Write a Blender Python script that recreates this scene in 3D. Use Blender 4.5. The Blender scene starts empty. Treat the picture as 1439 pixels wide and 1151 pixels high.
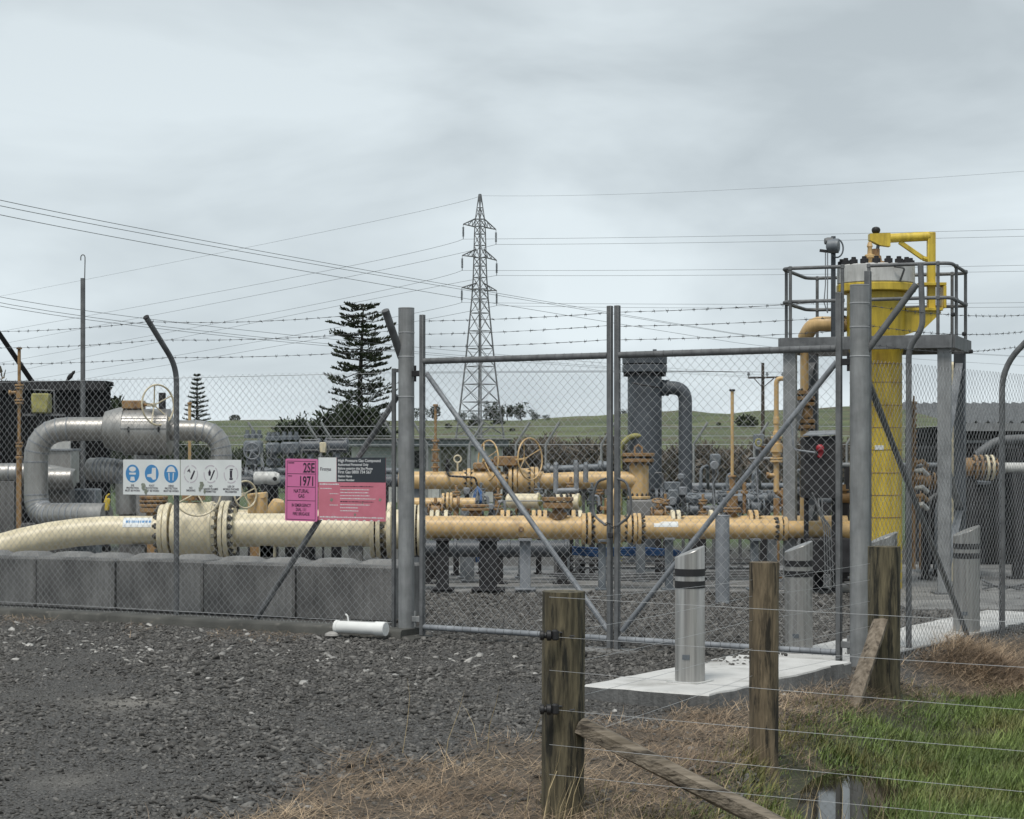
import bpy, bmesh, math, random
import numpy as np
from mathutils import Vector, Matrix, Quaternion
random.seed(7); rng = np.random.default_rng(7)
R = math.radians
sc = bpy.context.scene
col = sc.collection

# ------------------------------------------------------------------ camera, sky, sun, exposure
F = 2700.0; EYE = 1.63; CX = 719.5; HY = 633.0          # focal length in photograph pixels, eye height, centre column, horizon row
cd = bpy.data.cameras.new('camera'); cam = bpy.data.objects.new('camera', cd); col.objects.link(cam)
cam.location = (0, 0, EYE); cam.rotation_euler = (R(90), 0, 0)
cd.sensor_fit = 'HORIZONTAL'; cd.sensor_width = 36; cd.lens = 36 * F / 1439
cd.shift_y = (HY - 575.5) / 1439; cd.clip_start = .1; cd.clip_end = 4000
sc.camera = cam
SUN_EL, SUN_AZ = 62, 200        # azimuth measured clockwise from +Y
w = bpy.data.worlds.new('World'); sc.world = w; w.use_nodes = True
nt = w.node_tree; nt.nodes.clear()
def N(t, typ, **kw):
    n = t.nodes.new(typ)
    for k, v in kw.items(): setattr(n, k, v)
    return n
wo = N(nt, 'ShaderNodeOutputWorld'); sky = N(nt, 'ShaderNodeTexSky', sky_type='NISHITA')
sky.sun_disc = False; sky.sun_elevation = R(SUN_EL); sky.sun_rotation = R(SUN_AZ)
b1 = N(nt, 'ShaderNodeBackground'); b1.inputs[1].default_value = .06; nt.links.new(sky.outputs[0], b1.inputs[0])
tc = N(nt, 'ShaderNodeTexCoord'); mp = N(nt, 'ShaderNodeMapping'); mp.inputs['Scale'].default_value = (1, 1, 2.6)
mp.inputs['Location'].default_value = (.35, .1, .2)
nt.links.new(tc.outputs['Generated'], mp.inputs[0])
nz = N(nt, 'ShaderNodeTexNoise'); nz.inputs['Scale'].default_value = 4.8; nz.inputs['Detail'].default_value = 5; nz.inputs['Roughness'].default_value = .5
nz.inputs['Distortion'].default_value = .3
nt.links.new(mp.outputs[0], nz.inputs['Vector'])
cr = N(nt, 'ShaderNodeValToRGB'); e = cr.color_ramp.elements
e[0].position = .34; e[0].color = (.282, .317, .338, 1); e[1].position = .62; e[1].color = (.404, .448, .470, 1)
nt.links.new(nz.outputs[0], cr.inputs[0])
sx = N(nt, 'ShaderNodeSeparateXYZ'); nt.links.new(tc.outputs['Generated'], sx.inputs[0])
hr = N(nt, 'ShaderNodeMapRange'); hr.inputs[1].default_value = 0; hr.inputs[2].default_value = .26; hr.inputs[3].default_value = 1.2; hr.inputs[4].default_value = .98
nt.links.new(sx.outputs[2], hr.inputs[0])
mx = N(nt, 'ShaderNodeVectorMath', operation='SCALE'); nt.links.new(cr.outputs[0], mx.inputs[0]); nt.links.new(hr.outputs[0], mx.inputs['Scale'])
b2 = N(nt, 'ShaderNodeBackground'); b2.inputs[1].default_value = 1.0; nt.links.new(mx.outputs[0], b2.inputs[0])
ms = N(nt, 'ShaderNodeMixShader'); ms.inputs[0].default_value = .965
nt.links.new(b1.outputs[0], ms.inputs[1]); nt.links.new(b2.outputs[0], ms.inputs[2]); nt.links.new(ms.outputs[0], wo.inputs[0])
sd = bpy.data.lights.new('sun', 'SUN'); sun = bpy.data.objects.new('sun', sd); col.objects.link(sun)
sd.energy = 1.5; sd.angle = R(18); sd.color = (1, .95, .88)
az, el = R(SUN_AZ), R(SUN_EL)
sdir = Vector((math.sin(az) * math.cos(el), math.cos(az) * math.cos(el), math.sin(el)))
sun.rotation_euler = sdir.to_track_quat('Z', 'Y').to_euler(); sun.location = (0, -5, 30)
vs = sc.view_settings; vs.view_transform = 'Standard'; vs.look = 'None'; vs.exposure = .80; vs.gamma = 1
vs.use_curve_mapping = False

# ------------------------------------------------------------------ helpers
def P(px, py, Y):                 # the point at depth Y seen at this pixel of the photograph
    return Vector(((px - CX) / F * Y, Y, EYE - (py - HY) / F * Y))
def G(px, py, z=0.0):             # the point on the level z seen at this pixel
    return P(px, py, F * (EYE - z) / (py - HY))
def S(n, Y): return n * Y / F     # n pixels in metres at depth Y
V = Vector

def pmat(name, c1, c2=None, scale=6, rough=.6, metal=0, bump=0, bscale=40, spots=None, sscale=3, slo=.55, shi=.68, stretch=None, island=0, detail=5, spec=.5, streak=0):
    m = bpy.data.materials.get(name)
    if m: return m
    m = bpy.data.materials.new(name); m.use_nodes = True
    t = m.node_tree; b = t.nodes['Principled BSDF']
    b.inputs['Roughness'].default_value = rough; b.inputs['Metallic'].default_value = metal
    b.inputs['Specular IOR Level'].default_value = spec
    c2 = c2 or tuple(x * .75 for x in c1)
    tx = N(t, 'ShaderNodeTexCoord'); vec = tx.outputs['Object']
    if stretch:
        mm = N(t, 'ShaderNodeMapping'); mm.inputs['Scale'].default_value = stretch; t.links.new(vec, mm.inputs[0]); vec = mm.outputs[0]
    n = N(t, 'ShaderNodeTexNoise'); n.inputs['Scale'].default_value = scale; n.inputs['Detail'].default_value = detail
    t.links.new(vec, n.inputs['Vector'])
    r = N(t, 'ShaderNodeValToRGB'); e = r.color_ramp.elements
    e[0].position = .33; e[1].position = .67; e[0].color = (*c2, 1); e[1].color = (*c1, 1)
    t.links.new(n.outputs[0], r.inputs[0]); out = r.outputs[0]
    if spots:
        n2 = N(t, 'ShaderNodeTexNoise'); n2.inputs['Scale'].default_value = sscale; n2.inputs['Detail'].default_value = 8; n2.inputs['Roughness'].default_value = .65
        t.links.new(vec, n2.inputs['Vector'])
        mr = N(t, 'ShaderNodeMapRange'); mr.inputs[1].default_value = slo; mr.inputs[2].default_value = shi; t.links.new(n2.outputs[0], mr.inputs[0])
        mixn = N(t, 'ShaderNodeMix', data_type='RGBA'); t.links.new(mr.outputs[0], mixn.inputs[0]); t.links.new(out, mixn.inputs[6]); mixn.inputs[7].default_value = (*spots, 1)
        out = mixn.outputs[2]
    if streak:      # rain-washed grime running down the surface
        ms_ = N(t, 'ShaderNodeMapping'); ms_.inputs['Scale'].default_value = (9, 9, .9); t.links.new(tx.outputs['Object'], ms_.inputs[0])
        n3 = N(t, 'ShaderNodeTexNoise'); n3.inputs['Scale'].default_value = 1.6; n3.inputs['Detail'].default_value = 7; n3.inputs['Roughness'].default_value = .7; t.links.new(ms_.outputs[0], n3.inputs['Vector'])
        m3 = N(t, 'ShaderNodeMapRange'); m3.inputs[1].default_value = .42; m3.inputs[2].default_value = .72; m3.inputs[3].default_value = 1; m3.inputs[4].default_value = 1 - streak; t.links.new(n3.outputs[0], m3.inputs[0])
        s3_ = N(t, 'ShaderNodeVectorMath', operation='SCALE'); t.links.new(out, s3_.inputs[0]); t.links.new(m3.outputs[0], s3_.inputs['Scale']); out = s3_.outputs[0]
    if island:
        ge = N(t, 'ShaderNodeNewGeometry')
        mr = N(t, 'ShaderNodeMapRange'); mr.inputs[3].default_value = 1 - island; mr.inputs[4].default_value = 1 + island
        t.links.new(ge.outputs['Random Per Island'], mr.inputs[0])
        sm = N(t, 'ShaderNodeVectorMath', operation='SCALE'); t.links.new(out, sm.inputs[0]); t.links.new(mr.outputs[0], sm.inputs['Scale']); out = sm.outputs[0]
    t.links.new(out, b.inputs['Base Color'])
    if bump:
        nb = N(t, 'ShaderNodeTexNoise'); nb.inputs['Scale'].default_value = bscale; nb.inputs['Detail'].default_value = 6; t.links.new(vec, nb.inputs['Vector'])
        bp = N(t, 'ShaderNodeBump'); bp.inputs['Strength'].default_value = bump; bp.inputs['Distance'].default_value = .02
        t.links.new(nb.outputs[0], bp.inputs['Height']); t.links.new(bp.outputs[0], b.inputs['Normal'])
    return m

M = dict(
 galv=pmat('galvanised_steel', (.30, .31, .315), (.21, .218, .222), 7, .6, .3, .1, 60, spots=(.33, .335, .33), sscale=2.5, slo=.5, shi=.8, streak=.3),
 galvd=pmat('weathered_galvanised_steel', (.18, .187, .194), (.11, .115, .12), 8, .65, .25, .15, 70, spots=(.23, .235, .235), sscale=5, slo=.55, shi=.8, streak=.3),
 galvl=pmat('pale_galvanised_steel', (.30, .32, .345), (.20, .215, .235), 6, .6, .25, .08, 60, streak=.3),
 wire=pmat('fence_wire', (.52, .53, .54), (.36, .37, .38), 5, .5, .3),
 barb=pmat('barbed_wire_steel', (.13, .135, .14), (.07, .07, .075), 9, .6, .4),
 cable=pmat('cable_aluminium', (.16, .165, .18), (.12, .125, .13), 1, .6, .3),
 cream=pmat('cream_paint', (.71, .635, .455), (.62, .545, .38), 3, .42, 0, .03, 25, spots=(.40, .34, .22), sscale=2.5, slo=.56, shi=.8, streak=.28),
 tan=pmat('tan_yellow_paint', (.66, .46, .225), (.57, .385, .175), 3, .42, 0, .03, 25, spots=(.30, .18, .08), sscale=3, slo=.55, shi=.8, streak=.32),
 tand=pmat('rusty_tan_paint', (.37, .235, .105), (.24, .145, .065), 9, .6, 0, .15, 60, spots=(.09, .045, .025), sscale=9, slo=.48, shi=.66),
 yel=pmat('chrome_yellow_paint', (.66, .49, .06), (.56, .41, .045), 3, .45, 0, .04, 25, spots=(.40, .25, .04), sscale=2.4, slo=.52, shi=.74, streak=.4),
 silver=pmat('aluminium_cladding', (.40, .395, .38), (.30, .295, .285), 2, .42, .6, .04, 10, spots=(.22, .21, .195), sscale=1.4, slo=.5, shi=.8, streak=.3),
 grey=pmat('blue_grey_paint', (.075, .086, .10), (.05, .058, .068), 5, .5, 0, .05, 40, spots=(.15, .16, .17), sscale=6, slo=.6, shi=.8),
 greym=pmat('mid_grey_paint', (.17, .19, .21), (.10, .115, .13), 8, .5, .1, .08, 40, spots=(.24, .25, .25), sscale=7),
 white=pmat('white_enamel', (.62, .625, .61), (.50, .505, .49), 4, .5, 0, 0, 20, spots=(.25, .24, .21), sscale=3, slo=.54, shi=.8, streak=.3),
 black=pmat('black_rubber', (.018, .018, .02), (.012, .012, .013), 8, .55),
 dark=pmat('dark_steel', (.038, .038, .041), (.02, .02, .022), 9, .7, .1, spec=.3),
 bolt=pmat('greasy_bolt_steel', (.10, .095, .085), (.035, .032, .028), 30, .5, .3),
 boltc=pmat('weathered_cream_bolt', (.34, .32, .25), (.12, .11, .09), 30, .55, .1),
 conc=pmat('pale_concrete', (.56, .56, .55), (.45, .45, .44), 4, .88, 0, .35, 50, spots=(.25, .245, .23), sscale=2.4, slo=.52, shi=.78),
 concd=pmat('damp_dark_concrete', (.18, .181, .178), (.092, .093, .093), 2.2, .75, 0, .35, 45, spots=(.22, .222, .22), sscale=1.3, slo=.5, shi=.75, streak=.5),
 concm=pmat('mid_concrete', (.24, .24, .235), (.15, .15, .148), 3, .7, 0, .2, 60, spots=(.07, .07, .07), sscale=1.2, slo=.45, shi=.66),
 kerb=pmat('mossy_kerb_concrete', (.085, .085, .078), (.045, .046, .042), 4, .85, 0, .3, 70, spots=(.16, .155, .14), sscale=5, slo=.58, shi=.75),
 stain=pmat('brushed_stainless', (.42, .415, .40), (.25, .247, .24), 4, .38, .5, .03, 90, stretch=(9, 9, .35)),
 shed=pmat('black_corrugated_steel', (.012, .013, .014), (.007, .007, .008), 4, .85, spec=.12),
 blue=pmat('blue_hose', (.03, .10, .26), (.02, .06, .16), 8, .5),
 red=pmat('red_paint', (.40, .02, .035), (.28, .015, .025), 8, .5),
 lich=pmat('lichen_green_paint', (.36, .34, .12), (.20, .19, .08), 12, .8, 0, .2, 60, spots=(.10, .10, .06), sscale=9),
 pvc=pmat('white_plastic', (.76, .77, .76), (.66, .67, .66), 5, .45, spots=(.45, .44, .40), sscale=6, slo=.62, shi=.8),
 pole=pmat('weathered_timber_pole', (.07, .055, .045), (.04, .032, .028), 5, .85),
 sign_pink=pmat('pink_sign_enamel', (.62, .17, .36), (.56, .15, .32), 6, .5),
 sign_rose=pmat('faded_rose_sign', (.56, .18, .24), (.50, .15, .20), 9, .55, spots=(.52, .30, .33), sscale=10, slo=.6, shi=.8),
 sign_white=pmat('white_sign_sheet', (.70, .73, .73), (.62, .65, .65), 5, .5),
 sign_dark=pmat('slate_sign_panel', (.03, .038, .048), (.025, .03, .038), 5, .5),
 ink=pmat('sign_ink', (.022, .012, .03), (.018, .01, .024), 5, .6),
 inkw=pmat('white_sign_ink', (.66, .68, .69), (.60, .61, .62), 30, .6),
 inkb=pmat('blue_sign_ink', (.05, .21, .46), (.06, .25, .50), 12, .6),
 inkp=pmat('faded_sign_ink', (.46, .42, .47), (.52, .50, .53), 30, .6),
 lichen=pmat('grey_lichen', (.26, .28, .24), (.16, .18, .14), 60, .9),
)
def wood(name, c1, c2, dark):
    return pmat(name, c1, c2, 5, .85, 0, .9, 7, spots=dark, sscale=2.6, slo=.5, shi=.6, stretch=(8, 8, .9), detail=10)
M['wood'] = wood('mossy_post_timber', (.165, .14, .085), (.05, .043, .026), (.016, .015, .010))
M['wood2'] = wood('dry_post_timber', (.23, .18, .115), (.075, .058, .036), (.022, .018, .012))
M['wood3'] = pmat('split_rail_timber', (.24, .20, .155), (.11, .088, .064), 5, .9, 0, .7, 8, spots=(.04, .03, .022), sscale=3, slo=.52, shi=.66, stretch=(6, 6, 2))
M['wood4'] = pmat('grey_split_timber', (.27, .23, .18), (.11, .09, .065), 5, .9, 0, .8, 7, spots=(.035, .028, .02), sscale=2.5, slo=.5, shi=.62, stretch=(1.2, 8, 8), detail=9)
M['stone'] = pmat('crushed_gravel', (.135, .130, .122), (.045, .0435, .041), 9, .8, 0, .2, 90, island=.55)
M['pale_stone'] = pmat('pale_cobbles', (.38, .37, .35), (.24, .235, .225), 14, .8, 0, .2, 60, island=.3)
M['straw'] = pmat('dry_straw', (.39, .295, .195), (.175, .123, .082), 1.6, .9, island=.55, spots=(.10, .066, .042), sscale=1.1, slo=.55, shi=.72)
M['grass'] = pmat('green_grass', (.15, .205, .05), (.085, .13, .033), 2.2, .65, island=.5, spots=(.19, .165, .065), sscale=1.0, slo=.5, shi=.68)
M['moss'] = pmat('yellow_moss_grass', (.17, .155, .05), (.085, .09, .028), 3, .75, island=.4)
M['seed'] = pmat('bleached_grass_stem', (.42, .34, .2), (.30, .24, .14), 6, .8, island=.3)

ORI = {}
def tag(o, label=None, cat=None, group=None, kind=None):
    for k, v in (('label', label), ('category', cat), ('group', group), ('kind', kind)):
        if v: o[k] = v
    return o
def thing(name, label, cat, loc, group=None):
    e = bpy.data.objects.new(name, None); col.objects.link(e); e.location = loc; e.empty_display_size = .1
    ORI[e.name] = V(loc); return tag(e, label, cat, group)
def inst(name, mesh, parent, mat4):        # a part that shares mesh data; mat4 in world space
    o = bpy.data.objects.new(name, mesh); col.objects.link(o); o.parent = parent
    og = ORI[parent.name] if parent else V((0, 0, 0)); ORI[o.name] = og
    m = mat4.copy(); m.translation -= og; o.matrix_local = m; return o
def frame_of(d):
    d = d.normalized(); a = V((0, 0, 1)) if abs(d.z) < .95 else V((1, 0, 0))
    u = a.cross(d).normalized(); return u, d.cross(u)
def fillet(pts, r, n=6):
    pts = [V(p) for p in pts]; out = [pts[0]]
    for i in range(1, len(pts) - 1):
        a, b, c = pts[i - 1], pts[i], pts[i + 1]; d1 = (a - b); d2 = (c - b)
        rr = min(r, d1.length * .49, d2.length * .49); p = b + d1.normalized() * rr; q = b + d2.normalized() * rr
        for k in range(n + 1):
            t = k / n; out.append(p * (1 - t) ** 2 + b * 2 * t * (1 - t) + q * t * t)
    return out + [pts[-1]]

class MB:
    def __init__(s): s.v = []; s.f = []
    def add(s, vs, fs):
        o = len(s.v); s.v += [tuple(v) for v in vs]; s.f += [tuple(i + o for i in f) for f in fs]; return s
    def tube(s, pts, r, seg=10, closed=False, caps=True):
        pts = [V(p) for p in pts]; n = len(pts); rs = r if isinstance(r, (list, tuple)) else [r] * n
        vs = []; fs = []; u = None
        for i, p in enumerate(pts):
            if closed: d = pts[(i + 1) % n] - pts[i - 1]
            else: d = pts[min(i + 1, n - 1)] - pts[max(i - 1, 0)]
            d.normalize()
            if u is None: u, _ = frame_of(d)
            u = (u - d * u.dot(d)).normalized(); w_ = d.cross(u)
            for k in range(seg):
                a = 2 * math.pi * k / seg; vs.append(p + (u * math.cos(a) + w_ * math.sin(a)) * rs[i])
        for i in range(n if closed else n - 1):
            j = (i + 1) % n
            for k in range(seg):
                k2 = (k + 1) % seg; fs.append((i * seg + k, i * seg + k2, j * seg + k2, j * seg + k))
        if caps and not closed: fs.append(tuple(range(seg))[::-1]); fs.append(tuple((n - 1) * seg + k for k in range(seg)))
        return s.add(vs, fs)
    def cyl(s, a, b, r, seg=12, r2=None): return s.tube([a, b], [r, r if r2 is None else r2], seg)
    def lathe(s, o, d, prof, seg=24):      # prof: (distance along d, radius)
        o = V(o); d = V(d).normalized(); u, w_ = frame_of(d); vs = []; fs = []
        for t, r in prof:
            for k in range(seg):
                a = 2 * math.pi * k / seg; vs.append(o + d * t + (u * math.cos(a) + w_ * math.sin(a)) * max(r, 1e-4))
        for i in range(len(prof) - 1):
            for k in range(seg):
                k2 = (k + 1) % seg; fs.append((i * seg + k, i * seg + k2, (i + 1) * seg + k2, (i + 1) * seg + k))
        fs.append(tuple(range(seg))[::-1]); fs.append(tuple((len(prof) - 1) * seg + k for k in range(seg)))
        return s.add(vs, fs)
    def disc(s, o, d, r, t, bev=.006, seg=28):   # a plate of thickness t centred on o with bevelled rims
        bev = min(bev, t * .3); return s.lathe(V(o) - V(d).normalized() * t / 2, d, [(0, r - bev), (bev, r), (t - bev, r), (t, r - bev)], seg)
    def box(s, c, size, rot=None, bev=0.0):
        c = V(c); h = [x / 2 for x in size]; rot = rot or Matrix.Identity(3)
        if not bev:
            vs = [c + rot @ V((sx * h[0], sy * h[1], sz * h[2])) for sx in (-1, 1) for sy in (-1, 1) for sz in (-1, 1)]
            return s.add(vs, [(0, 1, 3, 2), (4, 6, 7, 5), (0, 4, 5, 1), (2, 3, 7, 6), (0, 2, 6, 4), (1, 5, 7, 3)])
        bm = bmesh.new()
        for sx in (-1, 1):
            for sy in (-1, 1):
                for sz in (-1, 1):
                    for k in range(3):
                        q = [sx * h[0], sy * h[1], sz * h[2]]
                        for j in range(3):
                            if j != k: q[j] -= (sx, sy, sz)[j] * bev
                        bm.verts.new(c + rot @ V(q))
        bmesh.ops.convex_hull(bm, input=bm.verts); bmesh.ops.dissolve_limit(bm, angle_limit=.02, verts=bm.verts, edges=bm.edges)
        bm.verts.index_update(); s.add([v.co for v in bm.verts], [[v.index for v in f.verts] for f in bm.faces]); bm.free(); return s
    def bar(s, a, b, w_, h, up=(0, 0, 1), bev=0.0):
        a, b = V(a), V(b); d = b - a; L = d.length; d.normalize(); up = V(up)
        if abs(d.dot(up)) > .95: up = V((0, 1, 0))
        x = d.cross(up).normalized(); z = x.cross(d); rot = Matrix((d, x, z)).transposed()
        return s.box((a + b) / 2, (L, w_, h), rot, bev)
    def prism(s, poly, d):                 # a flat polygon given thickness d
        n = len(poly); d = V(d); vs = [V(p) for p in poly] + [V(p) + d for p in poly]
        fs = [tuple(range(n)), tuple(range(2 * n - 1, n - 1, -1))] + [(i, i + n, (i + 1) % n + n, (i + 1) % n) for i in range(n)]
        return s.add(vs, fs)
    def mesh(s, name, mat, smooth=True, ang=38, origin=None):
        o = origin or V((0, 0, 0)); me = bpy.data.meshes.new(name)
        me.from_pydata([(v[0] - o[0], v[1] - o[1], v[2] - o[2]) for v in s.v], [], s.f)
        bm = bmesh.new(); bm.from_mesh(me); bmesh.ops.recalc_face_normals(bm, faces=bm.faces); bm.to_mesh(me); bm.free()
        me.materials.append(mat)
        if smooth:
            me.shade_smooth(); me.set_sharp_from_angle(angle=R(ang))
        return me
    def build(s, name, mat, parent=None, smooth=True, ang=38):
        if parent is None:
            a = np.array(s.v); o = V(((a[:, 0].min() + a[:, 0].max()) / 2, (a[:, 1].min() + a[:, 1].max()) / 2, a[:, 2].min()))
        else: o = ORI[parent.name]
        ob = bpy.data.objects.new(name, s.mesh(name, mat, smooth, ang, o)); col.objects.link(ob)
        if parent is None: ob.location = o
        else: ob.parent = parent
        ORI[ob.name] = o; return ob

def np_obj(name, verts, faces, mat, parent=None, smooth=False, attr=None):   # faces: int array (n, k)
    me = bpy.data.meshes.new(name); n, k = faces.shape
    og = np.array(ORI[parent.name]) if parent else np.zeros(3)
    me.vertices.add(len(verts)); me.vertices.foreach_set('co', (verts - og).astype(np.float32).ravel())
    me.loops.add(n * k); me.loops.foreach_set('vertex_index', faces.astype(np.int32).ravel())
    me.polygons.add(n); me.polygons.foreach_set('loop_start', np.arange(0, n * k, k, dtype=np.int32))
    me.update(calc_edges=True); me.materials.append(mat)
    if smooth: me.shade_smooth()
    if attr is not None:
        a = me.color_attributes.new('cover', 'FLOAT_COLOR', 'POINT'); a.data.foreach_set('color', attr.astype(np.float32).ravel())
    ob = bpy.data.objects.new(name, me); col.objects.link(ob)
    if parent: ob.parent = parent; ORI[ob.name] = ORI[parent.name]
    else: ORI[ob.name] = V((0, 0, 0))
    return ob

# ------------------------------------------------------------------ lines of the compound
G0 = V((-.924, 16.8, 0)); G2 = V((2.62, 14.48, 0))              # gate posts
U = (G2 - G0).normalized(); NB = V((-U.y, U.x, 0))              # along the gate; into the compound
UL = V((-.864, .5026, 0)).normalized(); NL = V((UL.y, -UL.x, 0)) # along the left fence; NL into the compound
if NL.y < 0: NL = -NL
UR = NB.copy(); NR = -U                                          # right fence runs back; NR into the compound
def on_line(px, o, d):             # where the sight plane of column px crosses a line on plan
    k = (px - CX) / F; t = (k * o.y - o.x) / (d.x - k * d.y); return o + d * t
def zat(py, Y): return EYE - (py - HY) / F * Y
EDGE = ([0, 8.3, 10.3, 12.5, 13.5, 14.5, 17, 20, 30], [-1.5, .80, 1.28, 2.0, 2.38, 2.74, 4.25, 6.2, 12])
EDGE_G = ([0, 8.4, 9, 9.6, 10.7, 12.2, 13.65, 15.1, 17, 20, 30], [-1.5, .72, .95, 1.08, 1.42, 1.95, 2.80, 3.85, 5.3, 7.5, 14])      # where grass takes over from straw
def sstep(a, b, x): t = np.clip((x - a) / (b - a), 0, 1); return t * t * (3 - 2 * t)
def dedge(x, y): return x - np.interp(y, EDGE[0], EDGE[1])
def dgrass(x, y): return x - np.interp(y, EDGE_G[0], EDGE_G[1])
PUD = (1.64, 10.1)
def height(x, y):
    x = np.asarray(x, float); y = np.asarray(y, float)
    d = dedge(x, y); h = -.25 * sstep(-.15, .9, d) * sstep(26, 19, y)
    h = h + .05 * sstep(1.2, 2.2, d) * sstep(26, 19, y)
    h = h - .15 * np.exp(-(((x - PUD[0] - .16 * (y - PUD[1])) / .24) ** 2 + ((y - PUD[1]) / 1.0) ** 2))
    h = h - .06 * np.exp(-(((x - 2.75) / .6) ** 2 + ((y - 12.6) / .35) ** 2))
    out = (x * U.y - y * U.x) - (G0.x * U.y - G0.y * U.x)      # >0 outside the gate line
    bumpy = .018 * np.sin(x * 1.7 + y * .8) * np.sin(y * 1.3 - x * .6) + .008 * np.sin(x * 5.1 + 1) * np.sin(y * 4.3)
    return h + bumpy * sstep(.4, 1.5, out) * sstep(22, 17, y)
STRAW_X = [-3, -1.13, -.87, -.44, .16, .63, 1.07, 1.55, 2.3, 2.9]
STRAW_Y = [6.5, 8.5, 9.85, 9.96, 10.7, 11.3, 12.0, 12.5, 13.6, 14.4]
def straw_mask(x, y):
    a = sstep(.35, -.45, y - np.interp(x, STRAW_X, STRAW_Y) + .15 * np.sin(x * 9) + .12 * np.sin(y * 7 + x * 3))
    dr = (x - G2.x) * U.x + (y - G2.y) * U.y; s = (x - G2.x) * NB.x + (y - G2.y) * NB.y
    b = sstep(.05, .25, dr) * sstep(1.3, .8, dr) * sstep(.2, .8, s)
    return np.clip(a * sstep(.35, -.1, dgrass(x, y) + .15 * np.sin(x * 8 + y * 5)) + b * sstep(.6, .1, dgrass(x, y)), 0, 1)
def grass_mask(x, y): return sstep(-.12, .22, dgrass(x, y) + .10 * np.sin(x * 6 + y * 4)) * sstep(30, 22, y)

# ------------------------------------------------------------------ ground, hill
def gmat():
    m = bpy.data.materials.new('ground_cover'); m.use_nodes = True; t = m.node_tree; b = t.nodes['Principled BSDF']
    tx = N(t, 'ShaderNodeTexCoord'); at = N(t, 'ShaderNodeAttribute', attribute_name='cover'); sp = N(t, 'ShaderNodeSeparateColor'); t.links.new(at.outputs[0], sp.inputs[0])
    def noise(sc_, det=6):
        n = N(t, 'ShaderNodeTexNoise'); n.inputs['Scale'].default_value = sc_; n.inputs['Detail'].default_value = det; t.links.new(tx.outputs['Object'], n.inputs['Vector']); return n.outputs[0]
    def ramp(fac, *st):
        r = N(t, 'ShaderNodeValToRGB'); e = r.color_ramp.elements
        while len(e) < len(st): e.new(.5)
        for k, (p, c) in enumerate(st): e[k].position = p; e[k].color = (*c, 1)
        t.links.new(fac, r.inputs[0]); return r.outputs[0]
    def mix(f, a, c):
        n = N(t, 'ShaderNodeMix', data_type='RGBA'); t.links.new(f, n.inputs[0]); t.links.new(a, n.inputs[6]); t.links.new(c, n.inputs[7]); return n.outputs[2]
    fine = noise(70); big = noise(.9)
    grav = mix(ramp(big, (.45, (0, 0, 0)), (.75, (.6, .6, .6))), ramp(fine, (.36, (.014, .0138, .013)), (.52, (.062, .060, .057)), (.68, (.15, .146, .14))), ramp(fine, (.36, (.03, .028, .025)), (.66, (.12, .114, .104))))
    inv = N(t, 'ShaderNodeMath', operation='SUBTRACT'); inv.inputs[0].default_value = 1; t.links.new(at.outputs['Alpha'], inv.inputs[1]); grav = mix(inv.outputs[0], grav, ramp(fine, (.35, (.13, .12, .105)), (.65, (.27, .255, .23))))
    soil = ramp(noise(22), (.3, (.035, .028, .022)), (.7, (.13, .10, .07)))
    gras = ramp(noise(14), (.3, (.022, .022, .012)), (.7, (.06, .062, .026)))
    o = mix(sp.outputs[0], grav, soil); o = mix(sp.outputs[1], o, gras)
    field = ramp(noise(.06), (.3, (.045, .075, .022)), (.7, (.08, .115, .038))); o = mix(sp.outputs[2], o, field)
    t.links.new(o, b.inputs['Base Color']); b.inputs['Roughness'].default_value = .8
    bp = N(t, 'ShaderNodeBump'); bp.inputs['Strength'].default_value = .9; bp.inputs['Distance'].default_value = .02; t.links.new(fine, bp.inputs['Height']); t.links.new(bp.outputs[0], b.inputs['Normal'])
    return m
def geo(a, b, n): return list(np.geomspace(a, b, n))
xs = np.array([-x for x in geo(8.6, 1800, 26)][::-1] + list(np.arange(-8.4, 8.45, .12)) + geo(8.6, 1800, 26))
ys = np.array(list(np.linspace(-40, 6, 12)) + list(np.arange(6.3, 21, .12)) + geo(21.3, 2600, 50))
X, Y = np.meshgrid(xs, ys); Z = height(X, Y)
nx, ny = len(xs), len(ys); ii = np.arange(nx * ny).reshape(ny, nx)
fc = np.stack([ii[:-1, :-1], ii[:-1, 1:], ii[1:, 1:], ii[1:, :-1]], -1).reshape(-1, 4)
cov = np.zeros((nx * ny, 4)); CL = G(188, 990); clay = np.exp(-(((X - CL.x) / .26) ** 2 + ((Y - CL.y) / .42) ** 2) * (1 + .5 * np.sin(X * 13) * np.sin(Y * 9))) + .5 * np.exp(-(((X - G(95, 1095).x) / .14) ** 2 + ((Y - G(95, 1095).y) / .3) ** 2)); cov[:, 3] = (1 - np.clip(clay, 0, 1) * .9).ravel()
cov[:, 0] = (straw_mask(X, Y) * sstep(21, 18, Y)).ravel(); cov[:, 1] = grass_mask(X, Y).ravel()
fm = np.clip(sstep(31, 34, Y) + sstep(9, 11, np.abs(X)) * sstep(16, 20, Y) * (X < 0), 0, 1); cov[:, 2] = fm.ravel()
g = np_obj('ground', np.stack([X, Y, Z], -1).reshape(-1, 3), fc, gmat(), smooth=True, attr=cov); tag(g, kind='structure')
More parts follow.
